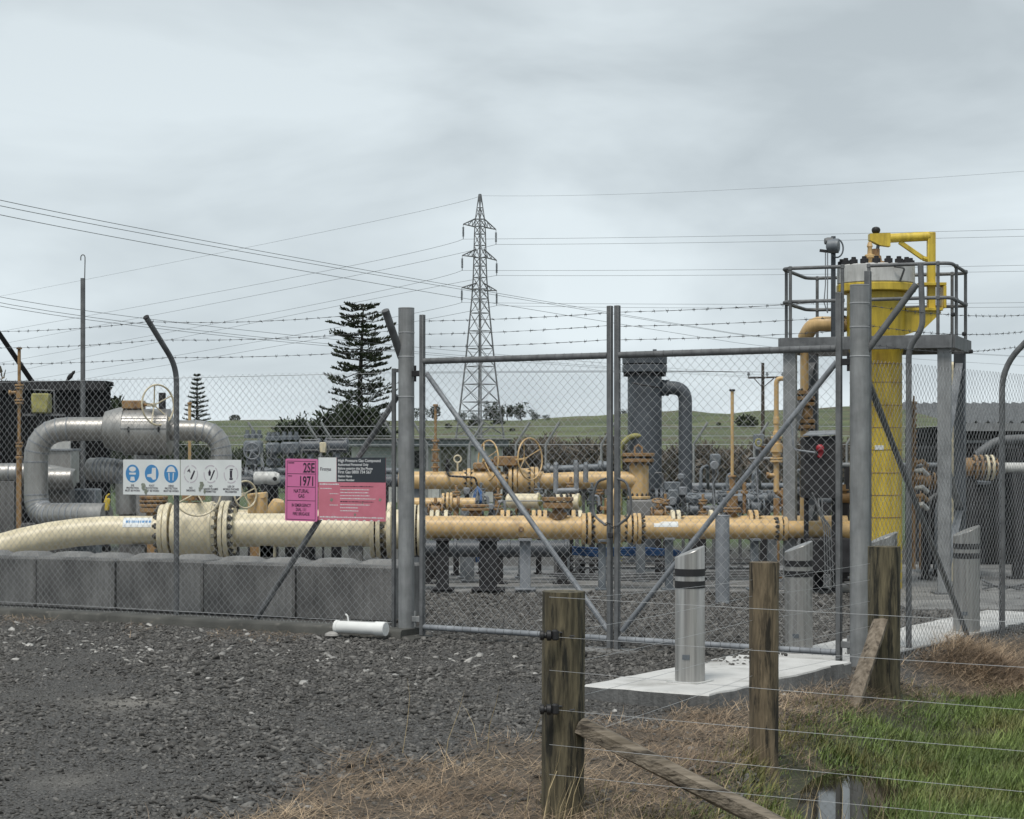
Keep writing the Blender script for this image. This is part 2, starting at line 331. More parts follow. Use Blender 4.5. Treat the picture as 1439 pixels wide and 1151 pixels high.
# hill: a ridge about 600 m off, the field rising to it
rx = [-600, 0, 150, 300, 400, 480, 560, 640, 720, 790, 850, 900, 940, 1000, 1060, 1130, 1200, 1439, 2100]
ry = [604, 599, 597, 591, 588, 590, 592, 590, 588, 587, 583, 580, 577, 580, 577, 574, 572, 573, 585]
hx = np.linspace(-420, 420, 211); hy = np.concatenate([np.linspace(230, 640, 60), np.linspace(655, 900, 8)])
HX, HYY = np.meshgrid(hx, hy); px_at = HX / 600 * F + CX
rz = EYE + (HY - np.interp(px_at, rx, ry)) / F * 600
tt = np.clip((HYY - 230) / 370, 0, 1); prof = tt * tt * (3 - 2 * tt) * .6 + .4 * tt
HZ = (rz) * prof * np.where(HYY > 610, np.clip(1 - (HYY - 610) / 500, .3, 1), 1) - .3
HZ += (.35 * np.sin(HX * .09 + HYY * .03) + .3 * np.sin(HX * .21 - HYY * .05) * np.sin(HYY * .06)) * np.clip(tt * 3, 0, 1)
hi = np.arange(HX.size).reshape(HX.shape); hf = np.stack([hi[:-1, :-1], hi[:-1, 1:], hi[1:, 1:], hi[1:, :-1]], -1).reshape(-1, 4)
M['hill'] = pmat('pasture_grass', (.115, .135, .055), (.048, .068, .026), .06, .9, 0, .8, .5, spots=(.075, .062, .038), sscale=.09, slo=.5, shi=.62, detail=9)
h = np_obj('hill', np.stack([HX, HYY, HZ], -1).reshape(-1, 3), hf, M['hill'], smooth=True); tag(h, kind='structure')
def hill_z(x, y):
    r = EYE + (HY - np.interp(x / 600 * F + CX, rx, ry)) / F * 600; t = min(max((y - 230) / 370, 0), 1); return r * (t * t * (3 - 2 * t) * .6 + .4 * t) - .3

# puddle
mw = bpy.data.materials.new('puddle_water'); mw.use_nodes = True; bw = mw.node_tree.nodes['Principled BSDF']
bw.inputs['Base Color'].default_value = (.02, .017, .011, 1); bw.inputs['Roughness'].default_value = .03; bw.inputs['IOR'].default_value = 1.33; bw.inputs['Specular IOR Level'].default_value = .8
mb = MB(); zc = float(height(*PUD)) + .085
mb.add([(PUD[0] + .36 * math.cos(a) + .16 * 1.25 * math.sin(a) + .05 * math.sin(3 * a + 1) + .03 * math.sin(7 * a), PUD[1] + 1.25 * math.sin(a) + .08 * math.sin(5 * a), zc) for a in np.linspace(0, 2 * math.pi, 48, endpoint=False)], [tuple(range(48))])
tag(mb.build('puddle', mw, smooth=False), kind='structure')

# kerbs and slabs
def strip(name, a, b, n, off0, off1, z0, z1, mat, zb0=None, joints=0):
    a, b = V(a), V(b); mb = MB(); dz = V((0, 0, 1))
    k = max(2, int((b - a).length / .4)); vs = []; fs = []
    for i in range(k + 1):
        p = a.lerp(b, i / k); wob = .012 * math.sin(i * 2.3) + .008 * random.uniform(-1, 1); zt = z0 + (z1 - z0) * i / k + .006 * random.uniform(-1, 1)
        vs += [p + n * (off0 + wob) + dz * -.35, p + n * (off0 + wob) + dz * (zt - .02), p + n * (off0 + wob + .02) + dz * zt, p + n * (off1 - .02) + dz * zt, p + n * off1 + dz * (zt - .02), p + n * off1 + dz * -.35]
    for i in range(k):
        for j in range(5): fs.append((i * 6 + j, i * 6 + j + 1, i * 6 + j + 7, i * 6 + j + 6))
    fs += [tuple(range(6)), tuple(k * 6 + j for j in range(6))]
    return tag(mb.add(vs, fs).build(name, mat, ang=50), kind='structure')
strip('kerb', G0 - UL * .1, G0 + UL * 9, NL, -.24, .10, .085, .06, M['kerb'])
strip('kerb', G0 + U * .02, G0 + U * .25, NB, -.24, .10, .03, .02, M['kerb'])
strip('kerb', G2 + NB * .16, G2 + NB * 6, -NR, -.05, .12, -.07, -.08, M['kerb'])
# pale slab through the gateway under the bollards, with a rough broken edge
def slab(name, poly, z0, z1, mat, wob=.02, side=None):
    mb = MB(); pts = []
    for i in range(len(poly)):
        a, b = V(poly[i]), V(poly[(i + 1) % len(poly)]); k = max(1, int((b - a).length / .15)); d = (b - a).normalized(); n = V((-d.y, d.x, 0))
        for j in range(k): pts.append(a.lerp(b, j / k) + n * (random.uniform(-wob, wob) if j else 0))
    n = len(pts); vs = [(p.x, p.y, z0) for p in pts] + [(p.x, p.y, z1 - .012) for p in pts]
    c = sum(pts, V()) / n
    vs += [(p.x + (c.x - p.x) * .012, p.y + (c.y - p.y) * .012, z1) for p in pts]
    fs = [tuple(range(2 * n, 3 * n))] + [(i, (i + 1) % n, (i + 1) % n + n, i + n) for i in range(n)] + [(i + n, (i + 1) % n + n, (i + 1) % n + 2 * n, i + 2 * n) for i in range(n)]
    ob = mb.add(vs, fs).build(name, mat, ang=30)
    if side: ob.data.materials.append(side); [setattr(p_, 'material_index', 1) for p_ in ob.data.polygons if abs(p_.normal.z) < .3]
    return ob
tag(slab('bollard_slab', [(.47, 12.55, 0), (1.235, 12.05, 0), (2.46, 13.92, 0), (1.70, 14.42, 0)], -.2, .10, M['conc'], side=M['concd']), kind='structure')
C0 = G2 + NR * .08
tag(slab('bollard_slab', [C0 + NR * .75 + NB * .12, C0 + NB * .12, C0 + NB * 5.2, C0 + NR * .75 + NB * 5.2], -.2, .03, M['conc'], side=M['concd']), kind='structure')
tag(slab('gate_stop_slab', [on_line(862, G0, U) + U * .28 - NB * .22, on_line(862, G0, U) - U * .3 - NB * .22, on_line(862, G0, U) - U * .3 + NB * .1, on_line(862, G0, U) + U * .28 + NB * .1], -.2, .012, M['concm']), kind='structure')
for poly, z1 in (([(-1.6, 21.9, 0), (4.0, 21.9, 0), (4.0, 26.6, 0), (-1.6, 26.6, 0)], .035), ([(-6.5, 21.2, 0), (-1.65, 21.2, 0), (-1.65, 27, 0), (-6.5, 27, 0)], .04), ([(4.05, 19.5, 0), (7.5, 19.5, 0), (7.5, 27, 0), (4.05, 27, 0)], .03)):
    tag(slab('concrete_pad', poly, -.2, z1, M['concm'], .01), kind='structure')

# ------------------------------------------------------------------ chain-link fence and gate
def chain_link(name, a, b, za, zb, z1a, z1b, n, parent, d=.077, r=.0019, bulge=.012):
    a = np.array(a[:2], float); b = np.array(b[:2], float); L = np.linalg.norm(b - a); u = (b - a) / L; nn = np.array([n.x, n.y])
    nw = int(L / (d / 2)); H = ((z1a - za) + (z1b - zb)) / 2; ns = max(2, int(round(H / (d / 2))))
    i = np.arange(nw)[:, None]; j = np.arange(ns + 1)[None, :]
    side = np.where((i + j) % 2 == 0, -1, 1)
    s = (i + .5) * d / 2 + side * d / 4; s = np.clip(s, 0, L) + rng.normal(0, .0012, s.shape)
    f = s / L; z = (za + (zb - za) * f) + j / ns * ((z1a - za) * (1 - f) + (z1b - zb) * f)
    o = side * r * 1.0 + bulge * np.sin(s * 2.1 + 1) * np.sin(z * 2.4) + .004 * np.sin(s * 9 + z * 5)
    Pt = np.stack([a[0] + u[0] * s + nn[0] * o, a[1] + u[1] * s + nn[1] * o, z], -1)
    ang = np.array([0, 2.094, 4.189]); off = np.cos(ang)[:, None] * np.array([u[0], u[1], 0]) + np.sin(ang)[:, None] * np.array([nn[0], nn[1], 0])
    vt = (Pt[:, :, None, :] + off[None, None] * r).reshape(-1, 3)
    base = (np.arange(nw)[:, None, None] * (ns + 1) + np.arange(ns)[None, :, None]) * 3; k = np.arange(3)[None, None, :]; k2 = (k + 1) % 3
    fa = np.stack([base + k, base + k2, base + 3 + k2, base + 3 + k], -1).reshape(-1, 4)
    return tag(np_obj(name, vt, fa, M['wire'], parent, smooth=True), kind='stuff')
def barbed(parent, a, b, sag=.02, r=.0017, step=.13):
    a, b = V(a), V(b); L = (b - a).length; mb = MB(); n = max(6, int(L / .1)); d = (b - a).normalized(); u, w_ = frame_of(d)
    def at(t): return a.lerp(b, t) - V((0, 0, 1)) * sag * 4 * t * (1 - t) + u * .004 * math.sin(t * 31)
    for ph in (0, math.pi):
        mb.tube([at(k / n) + (u * math.cos(k * 2.2 + ph) + w_ * math.sin(k * 2.2 + ph)) * .0016 for k in range(n + 1)], r * .8, 4)
    q = step * .6
    while q < L:
        c = at(q / L)
        for sg in (-1, 1):
            an = random.uniform(0, 6.28); v = (u * math.cos(an) + w_ * math.sin(an)) * .016 + d * .006 * sg
            mb.tube([c - v + d * .005 * sg, c + v + d * .005 * sg], .0014, 4)
        mb.tube([c - d * .012, c + d * .012], .0042, 5); q += step * random.uniform(.9, 1.1)
    return mb.build('barbed_wire', M['barb'], parent)
def cap_tube(pts, r, seg=14): return MB().tube(pts, r, seg)
up = V((0, 0, 1))

# left fence
fl = thing('chain_link_fence', 'grey chain link fence with cranked posts and three barbed wires left of the gate', 'fence', G0)
ZT = 2.33
mb = MB().cyl(G0 - up * .3, G0 + up * 2.87, .070, 24); mb.disc(G0 + up * 2.872, up, .071, .012); mb.build('gate_post', M['galv'], fl)
for z in (2.10, 2.45, 2.66): MB().lathe(G0 + up * z, up, [(-.004, .0705), (-.003, .0735), (.003, .0735), (.004, .0705)], 20).build('wire_tie', M['wire'], fl)
e0 = on_line(553.5, G0, UL)
mb = MB().box(e0 + up * 1.12, (.032, .032, 2.46), Matrix((UL, NL, up)).transposed(), .003).build('end_post', M['galvd'], fl)
MB().bar(e0 + up * 2.33, G0 + up * 2.33, .03, .03).build('end_bracket', M['galvd'], fl)
a = G0 + up * 2.44
mb = MB().tube([a + UL * .05, a + UL * .02 - NL * .27 + UL * .02 + up * .40], .034, 12); mb.build('barbed_wire_arm', M['galvd'], fl)
Lp = []
for k in range(3):
    b = on_line(248, G0, UL) + UL * 2.62 * k; Lp.append(b)
    path = fillet([b - up * .3, b + up * 2.42, b - NL * .43 + up * 2.86], .16, 6); path = path[:-1] + [path[-1]]
    MB().tube(path, .0235 if k else .0265, 12).build('post', M['galvd'] if k else M['galvd'], fl)
    MB().disc(b - NL * .43 + up * 2.86, (-NL * .43 + up * .44), .030, .012).build('post_cap', M['dark'], fl)
br0, br1 = P(559, 556, 16.95), P(353, 881, 17.72)
MB().tube([br0, br1], .026, 12).build('brace', M['galvd'], fl)
chain_link('chain_link_mesh', e0 - UL * .0 - NL * .03, Lp[2] - NL * .03, .07, .06, ZT, ZT, NL, fl)
for k, (dz, out) in enumerate(((2.50, .10), (2.66, .25), (2.82, .40))):
    q = [G0 + up * (dz + .01) - NL * (out * .65)] + [b + up * dz - NL * out for b in Lp]
    for i in range(3): barbed(fl, q[i], q[i + 1], .02 + .01 * k)
for z in (.12, 2.31):
    MB().tube([e0 + up * z - NL * .034] + [b + up * z - NL * .034 for b in Lp], .002, 5).build('line_wire', M['wire'], fl)

# right fence
fr = thing('chain_link_fence', 'chain link fence running back from the gate past the stainless bollards on the right', 'fence', G2)
mb = MB().cyl(G2 - up * .4, G2 + up * 2.87, .073, 24); mb.disc(G2 + up * 2.872, up, .074, .012); mb.build('gate_post', M['galv'], fr)
for z in (2.34, 2.56, 2.74): MB().lathe(G2 + up * z, up, [(-.004, .0735), (-.003, .0765), (.003, .0765), (.004, .0735)], 20).build('wire_tie', M['wire'], fr)
ep = G2 + NB * .11 + U * .02
MB().box(ep + up * 1.36, (.045, .045, 3.26), Matrix((U, NB, up)).transposed(), .004).build('end_post', M['galvd'], fr)
a = ep + up * 2.42
MB().tube([G2 + U * .05 + NB * .02 + up * 2.38, G2 + U * .42 + NB * .08 + up * 2.87], .026, 12).build('barbed_wire_arm', M['galvd'], fr)
Rp = []
for k, s_ in enumerate((3.21, 6.0)):
    b = G2 + NB * s_; Rp.append(b)
    path = fillet([b - up * .4, b + up * 2.38, b + U * .55 + up * 2.92], .22, 7)
    MB().tube(path, .0275, 12).build('post', M['galvd'], fr)
mid = on_line(1277, G2 + NR * .1, NB)           # slim cranked post inside, at the platform
path = fillet([mid - up * .3, mid + up * 2.46, mid + U * .12 + up * 2.62, mid + U * .10 + up * 3.14], .08, 4)
MB().tube(path, .024, 10).build('post', M['galvd'], fr)
MB().tube([ep + up * 2.16, on_line(1362, G2 + NR * .09, NB) - up * .02], .024, 10).build('brace', M['galvd'], fr)
chain_link('chain_link_mesh', ep + NR * .0, Rp[1], -.08, -.12, ZT - .01, ZT, NR, fr)
for k, (dz, out) in enumerate(((2.55, .12), (2.69, .28), (2.84, .45))):
    q = [G2 + up * (dz - .12) + U * .075, ] + [b + up * dz + U * out for b in Rp]
    barbed(fr, q[0], q[1], .05); barbed(fr, q[1], q[2], .03)
    c = q[0].lerp(q[1], .66 - .12 * k); MB().lathe(c - up * (.045) , up, [(-.018, .006), (-.014, .016), (.0, .02), (.014, .016), (.018, .006)], 10).build('wire_strainer', M['black'], fr)

# gate leaves
def leaf(a, b, label, hinge, other):
    root = thing('gate_leaf', label, 'gate', a, 'two leaves of the compound gate'); u = (b - a).normalized(); n = NB
    zt, zb = 2.405, .095
    rot = Matrix((u, n, up)).transposed()
    if hinge == 'L': ha, hb = (.02, 2.81), (.0, 2.81)
    else: ha, hb = (.0, 2.81), (.02, 2.83)
    MB().box(a + up * (ha[0] + ha[1]) / 2, (.042, .042, ha[1] - ha[0]), rot, .004).build('stile', M['galvd'], root)
    MB().box(b + up * (hb[0] + hb[1]) / 2, (.042, .042, hb[1] - hb[0]), rot, .004).build('stile', M['galvd'], root)
    MB().tube([a + up * zt + u * .02, b + up * zt - u * .02], .0265, 12).build('top_rail', M['galvd'], root)
    MB().tube([a + up * zb + u * .02, b + up * zb - u * .02], .025, 12).build('bottom_rail', M['galvl'], root)
    # ties that lash the mesh to the rails
    mb = MB(); L = (b - a).length
    for z, rr in ((zt, .0275), (zb, .026)):
        k = .08
        while k < L - .05:
            c = a + u * k + up * z; pts = [c + (n * math.cos(t) + up * math.sin(t)) * rr + u * t * .006 for t in np.linspace(0, 6.0, 9)]
            mb.tube(pts, .0022, 4); k += .085
    tag(mb.build('lashing_wire', M['barb'], root), kind='stuff')
    if hinge == 'L': d0, d1 = a + up * 2.30 + u * .03, b + up * .16 - u * .03
    else: d0, d1 = b + up * 2.30 - u * .03, a + up * .16 + u * .03
    MB().tube([d0 + n * .02, d1 + n * .02], .022, 12).build('brace', M['galvl'], root)
    chain_link('chain_link_mesh', a + u * .02, b - u * .02, zb + .02, zb + .02, zt - .02, zt - .02, n, root, bulge=.006)
    for z in (2.53, 2.64, 2.755): barbed(root, a + up * z, b + up * (z + random.uniform(-.01, .01)), .012)
    # hinge straps at the post, and the loop handle at the meeting stile
    h, p = (a, G0) if hinge == 'L' else (b, G2)
    for z in (.16, 2.30):
        mb = MB().bar(p + up * z, h + up * z, .03, .05, bev=.004); mb.cyl(h.lerp(p, .45) + up * (z - .07), h.lerp(p, .45) + up * (z + .07), .011, 8); mb.build('hinge', M['dark'] if z > 1 else M['galv'], root)
    m = other; sg = -1 if hinge == 'L' else 1
    lp = fillet([m + up * 1.40 + u * sg * .02, m + up * 1.38 + u * sg * .10, m + up * 1.26 + u * sg * .145, m + up * 1.10 + u * sg * .14, m + up * 1.02 + u * sg * .02], .06, 5)
    MB().tube([q - n * .03 for q in lp], .011, 8).build('loop_handle', M['galvd'], root)
    return root
A0 = on_line(593.5, G0, U); A1 = on_line(857, G0, U); B0 = on_line(867.5, G0, U); B1 = on_line(1179, G0, U)
lf1 = leaf(A0, A1, 'left leaf of the double chain link gate, beside the pink signs', 'L', A1)
lf2 = leaf(B0, B1, 'right leaf of the double chain link gate, behind the front bollard', 'R', B0)
ck = thing('padlock', 'dark padlock and chain joining the two gate leaves', 'padlock', (A1 + B0) / 2 + up * .96 - NB * .045)
c = (A1 + B0) / 2 + up * .98 - NB * .05
MB().box(c - up * .04, (.05, .02, .045), Matrix((U, NB, up)).transposed(), .006).build('lock_body', M['dark'], ck)
MB().tube([c - U * .016 - up * .02, c - U * .016 + up * .03, c + up * .045, c + U * .016 + up * .03, c + U * .016 - up * .02], .005, 8).build('shackle', M['galvd'], ck)
for k in range(7):
    q = c + U * (-.05 + .017 * k) + up * (.04 + .018 * math.sin(k)); MB().tube([q + (U * math.cos(t) * .014 + (up if k % 2 else NB) * math.sin(t) * .008) for t in np.linspace(0, 6.28, 10, endpoint=False)], .0028, 5, closed=True).build('link', M['dark'], ck)

# ------------------------------------------------------------------ signs
def txt(parent, s, mat, pl, a, b, size, sx=1.0, align='LEFT', bold=0.0, h=.0012, name='lettering'):
    cu = bpy.data.curves.new('t', 'FONT'); cu.body = s; cu.size = size; cu.align_x = align; cu.align_y = 'TOP_BASELINE'; cu.offset = bold; cu.extrude = .0002; cu.resolution_u = 3; cu.space_line = .95
    o = bpy.data.objects.new('t', cu); col.objects.link(o); bpy.context.view_layer.update()
    me = bpy.data.meshes.new_from_object(o.evaluated_get(bpy.context.evaluated_depsgraph_get())); bpy.data.objects.remove(o); bpy.data.curves.remove(cu)
    og, u, v, n = pl; me.name = name; me.materials.clear(); me.materials.append(mat)
    p = og + u * a + v * b + n * h; m = Matrix((u, v, n)).transposed().to_4x4() @ Matrix.Diagonal((sx, 1, 1, 1)); m.translation = p
    me.transform(m); me.transform(Matrix.Translation(-ORI[parent.name]))
    ob = bpy.data.objects.new(name, me); col.objects.link(ob); ob.parent = parent; ORI[ob.name] = ORI[parent.name]; return ob
def plate(parent, name, mat, pl, poly, t=.002, h=0.0):
    og, u, v, n = pl; return MB().prism([og + u * a + v * b + n * h for a, b in poly], n * t).build(name, mat, parent, smooth=False)
def rect(a0, b0, a1, b1): return [(a0, b0), (a1, b0), (a1, b1), (a0, b1)]
def ell(ca, cb, ra, rb, n=28, a0=0, a1=6.28318): return [(ca + ra * math.cos(t), cb + rb * math.sin(t)) for t in np.linspace(a0, a1, n, endpoint=abs(a1 - a0) < 6.2)]
def ring(parent, name, mat, pl, ca, cb, ra, w_, h, n=28, skip=()):
    og, u, v, nn = pl; mb = MB()
    for k in range(n):
        if k in skip: continue
        t0, t1 = 2 * math.pi * k / n, 2 * math.pi * (k + 1) / n
        mb.prism([og + u * (ca + r * math.cos(t)) + v * (cb + r * math.sin(t)) + nn * h for r, t in ((ra, t0), (ra, t1), (ra - w_, t1), (ra - w_, t0))], nn * .0004)
    return mb.build(name, mat, parent, smooth=False)
def sign_plane(px0, px1, y0, y1, off, tilt=0):
    o = G0 - NL * off; p0, p1 = on_line(px0, o, UL), on_line(px1, o, UL); Ym = (p0.y + p1.y) / 2
    zt, zb = zat(y0, Ym), zat(y1, Ym); u = (p1 - p0); W = u.length; u.normalize(); v = up.copy()
    if tilt: v = (up * math.cos(R(tilt)) - u * math.sin(R(tilt))); u = (u * math.cos(R(tilt)) + up * math.sin(R(tilt)))
    n = -NL; return (p0 + up * zb, u, v, n), W, zt - zb
# 1 safety pictogram board
pl, W, H = sign_plane(173, 339, 646, 696, .045)
s1 = thing('safety_sign', 'long white board of six round safety pictograms on the fence post', 'sign', pl[0])
plate(s1, 'board', M['sign_white'], pl, rect(0, 0, W, H), .003, -.003)
cells = 6; cw = W / 6
for k in range(6):
    ca, cb, ra = cw * (k + .5), H * .60, min(cw * .36, H * .26)
    if k < 3:
        plate(s1, 'pictogram_disc', M['inkb'], pl, ell(ca, cb, ra, ra), .0006, .0004)
    else:
        ring(s1, 'pictogram_ring', M['inkp'], pl, ca, cb, ra, ra * .13, .0004, 30, skip=(2, 7, 8, 15, 21) if k == 3 else (4, 12, 13, 19, 26))
    q = lambda pts: [(ca + x * ra, cb + y * ra) for x, y in pts]
    if k == 0:
        plate(s1, 'pictogram', M['inkw'], pl, ell(ca, cb + ra * .5, ra * .5, ra * .28, 18), .0004, .0012)
        plate(s1, 'pictogram', M['inkw'], pl, q([(-.45, -.12), (.45, -.12), (.5, .1), (-.5, .1)]), .0004, .0012)
        plate(s1, 'pictogram', M['inkw'], pl, q([(-.35, -.8), (.35, -.8), (.25, -.35), (-.25, -.35)]), .0004, .0012)
    elif k == 1:
        plate(s1, 'pictogram', M['inkw'], pl, q([(.05, .65), (.6, .65), (.62, -.6), (.2, -.7), (-.1, -.4), (-.65, -.35), (-.62, -.1), (.0, -.0)]), .0004, .0012)
    elif k == 2:
        plate(s1, 'pictogram', M['inkw'], pl, ell(ca, cb + ra * .32, ra * .55, ra * .5, 18, 0, math.pi), .0004, .0012)
        plate(s1, 'pictogram', M['inkw'], pl, q([(-.62, .2), (.62, .2), (.62, .32), (-.62, .32)]), .0004, .0016)
        plate(s1, 'pictogram', M['inkw'], pl, q([(-.4, .1), (-.25, .1), (-.2, -.75), (-.32, -.72)]), .0004, .0012)
        plate(s1, 'pictogram', M['inkw'], pl, q([(.25, .1), (.4, .1), (.32, -.72), (.2, -.75)]), .0004, .0012)
    elif k == 3:
        plate(s1, 'pictogram', M['ink'], pl, q([(-.1, -.55), (.12, -.6), (.6, .3), (.45, .42)]), .0004, .0008)
        plate(s1, 'pictogram', M['ink'], pl, q([(-.5, .3), (-.2, .6), (-.05, .2), (-.15, .12), (-.25, .35), (-.4, .2)]), .0004, .0008)
    elif k == 4:
        plate(s1, 'pictogram', M['ink'], pl, q([(-.3, -.15), (-.05, -.2), (.02, .2), (-.12, .55), (-.35, .2)]), .0004, .0008)
        plate(s1, 'pictogram', M['ink'], pl, q([(-.15, -.65), (.05, -.6), (.6, .4), (.42, .45)]), .0004, .0008)
    else:
        plate(s1, 'pictogram', M['ink'], pl, q([(-.2, -.6), (.22, -.6), (.25, -.42), (-.22, -.42)]), .0004, .0008)
        plate(s1, 'pictogram', M['ink'], pl, q([(-.15, -.38), (.15, -.38), (.15, .4), (-.15, .4)]), .0004, .0008)
        plate(s1, 'pictogram', M['ink'], pl, q([(-.2, .45), (.25, .45), (.25, .58), (-.1, .58)]), .0004, .0008)
    cap = ['EYE\nPROTECTION\nMUST BE WORN', 'FOOT\nPROTECTION\nMUST BE WORN', 'HEAD\nPROTECTION\nMUST BE WORN', 'NO\nSMOKING', 'NO\nNAKED FLAMES\nPERMITTED', 'USE OF\nMOBILE PHONES\nPROHIBITED'][k]
    txt(s1, cap, M['ink'], pl, ca, H * (.235 if k != 3 else .185), H * .078, .95, 'CENTER', .0004)
MB().prism([pl[0] + pl[1] * (W * .492) + pl[2] * b + pl[3] * .0004 for b in (0, 0)] [:1] + [pl[0] + pl[1] * a + pl[2] * b + pl[3] * .0004 for a, b in ((W * .497, 0), (W * .497, H), (W * .492, H))], pl[3] * .0006).build('seam', M['lichen'], s1, smooth=False)
for a, b, r in ((.178, .24, .035), (.20, .10, .028), (.675, .30, .034), (.70, .12, .02), (.66, .18, .02)):
    plate(s1, 'lichen_spot', M['lichen'], pl, [(W * a + r * (1 + .25 * math.sin(5 * t + a * 40)) * math.cos(t) * .7, H * b + r * (1 + .2 * math.sin(3 * t)) * math.sin(t)) for t in np.linspace(0, 6.28, 22, endpoint=False)], .0012, .0018)
# 2 pink hazard plate
pl, W, H = sign_plane(400.5, 446, 644.5, 732, .05, -.6)
s2 = thing('hazard_sign', 'pink upright hazard plate reading 2SE 1971 NATURAL GAS', 'sign', pl[0])
def rrect(a0, b0, a1, b1, r): return [p for (ca, cb, t0) in ((a1 - r, b1 - r, 0), (a0 + r, b1 - r, 1.5708), (a0 + r, b0 + r, 3.1416), (a1 - r, b0 + r, 4.7124)) for p in ell(ca, cb, r, r, 5, t0, t0 + 1.5708)]
plate(s2, 'plate', M['sign_pink'], pl, rrect(0, 0, W, H, .015), .003, -.003)
bt = .0045
for a0, b0, a1, b1 in ((.02, .018, .98, None), ):
    x0, x1 = W * .05, W * .94; y0, y1 = H * .02, H * .965
    for r_ in (rect(x0, y0, x1, y0 + bt), rect(x0, y1 - bt, x1, y1), rect(x0, y0 + bt, x0 + bt, y1 - bt), rect(x1 - bt, y0 + bt, x1, y1 - bt),
               rect(x0 + bt, H * .755, x1 - bt, H * .755 + bt), rect(x0 + bt, H * .545, x1 - bt, H * .545 + bt), rect(x0 + bt, H * .325, x1 - bt, H * .325 + bt)):
        plate(s2, 'border', M['ink'], pl, r_, .0004, .0004)
txt(s2, '2SE', M['ink'], pl, W * .91, H * .785, H * .215, .74, 'RIGHT', .002)
txt(s2, '1971', M['ink'], pl, W * .91, H * .572, H * .215, .74, 'RIGHT', .002)
txt(s2, 'HAZCHEM', M['ink'], pl, W * .09, H * .925, H * .026, .95, 'LEFT', .0006)
txt(s2, 'UN No', M['ink'], pl, W * .09, H * .715, H * .026, .95, 'LEFT', .0006)
txt(s2, 'NATURAL\nGAS', M['ink'], pl, W * .50, H * .455, H * .083, .82, 'CENTER', .0006)
txt(s2, 'IN EMERGENCY\nDIAL 111\nFIRE BRIGADE', M['ink'], pl, W * .50, H * .230, H * .073, .74, 'CENTER', .0005)
# 3 compound notice
pl, W, H = sign_plane(447.5, 542, 643, 732, .045)
s3 = thing('notice_sign', 'rose, white and slate notice headed High Pressure Gas Compound', 'sign', pl[0])
plate(s3, 'plate', M['sign_rose'], pl, rect(0, 0, W, H), .003, -.003)
plate(s3, 'logo_panel', M['sign_white'], pl, rect(0, H * .61, W * .272, H), .0005, .0003)
plate(s3, 'heading_panel', M['sign_dark'], pl, rect(W * .276, H * .61, W, H), .0005, .0003)
txt(s3, 'Firstgas', M['ink'], pl, W * .025, H * .79, H * .078, .92, 'LEFT', .0008)
for k, (s_, sz) in enumerate((('High Pressure Gas Compound', .066), ('Authorised Personnel Only', .056), ('Before entering this Site Phone', .056), ('First Gas 0800 734 567', .068), ('Station Name', .052), ('Station Number', .052))):
    txt(s3, s_, M['inkw'], pl, W * .295, H * (.93 - .0605 * k), H * sz, 1.0 if k in (0, 3) else .94, 'LEFT', .0006)
def scribble(parent, mat, pl, a0, a1, b, hh):       # a line of print too small to read
    og, u, v, n = pl; mb = MB(); a = a0
    while a < a1:
        w_ = random.uniform(.006, .028); w_ = min(w_, a1 - a)
        hb = hh * random.uniform(.65, 1); mb.prism([og + u * x + v * y + n * .0004 for x, y in rect(a, b, a + w_, b + hb)], n * .0003); a += w_ + .0045
    return mb.build('small_print', mat, parent, smooth=False)
for k in range(9):
    y = H * (.535 - .048 * k)
    scribble(s3, M['inkw'] if k not in (0, 5) else M['ink'], pl, W * .33, W * random.uniform(.55, .95) if k not in (0, 5) else W * .82, y, .009)
scribble(s3, M['inkw'], pl, W * .02, W * .31, H * .565, .014); scribble(s3, M['inkw'], pl, W * .03, W * .2, H * .50, .008); scribble(s3, M['inkw'], pl, W * .17, W * .30, H * .42, .007); scribble(s3, M['inkw'], pl, W * .17, W * .30, H * .24, .007)
scribble(s3, M['inkw'], pl, W * .02, W * .97, H * .045, .012)
for k in range(9): plate(s3, 'chevron', M['inkw'], pl, [(W * (.02 + .106 * k), 0.001), (W * (.075 + .106 * k), .001), (W * (.055 + .106 * k), H * .022)], .0003, .0004)
for a, b, r in ((.92, .34, .014), (.55, .1, .012), (.20, .33, .016), (.42, .47, .006), (.66, .28, .006)):
    plate(s3, 'scuff', M['lichen'], pl, [(W * a + r * (1 + .3 * math.sin(4 * t)) * math.cos(t), H * b + r * (1 + .25 * math.sin(3 * t + 1)) * math.sin(t)) for t in np.linspace(0, 6.28, 16, endpoint=False)], .0004, .0008)

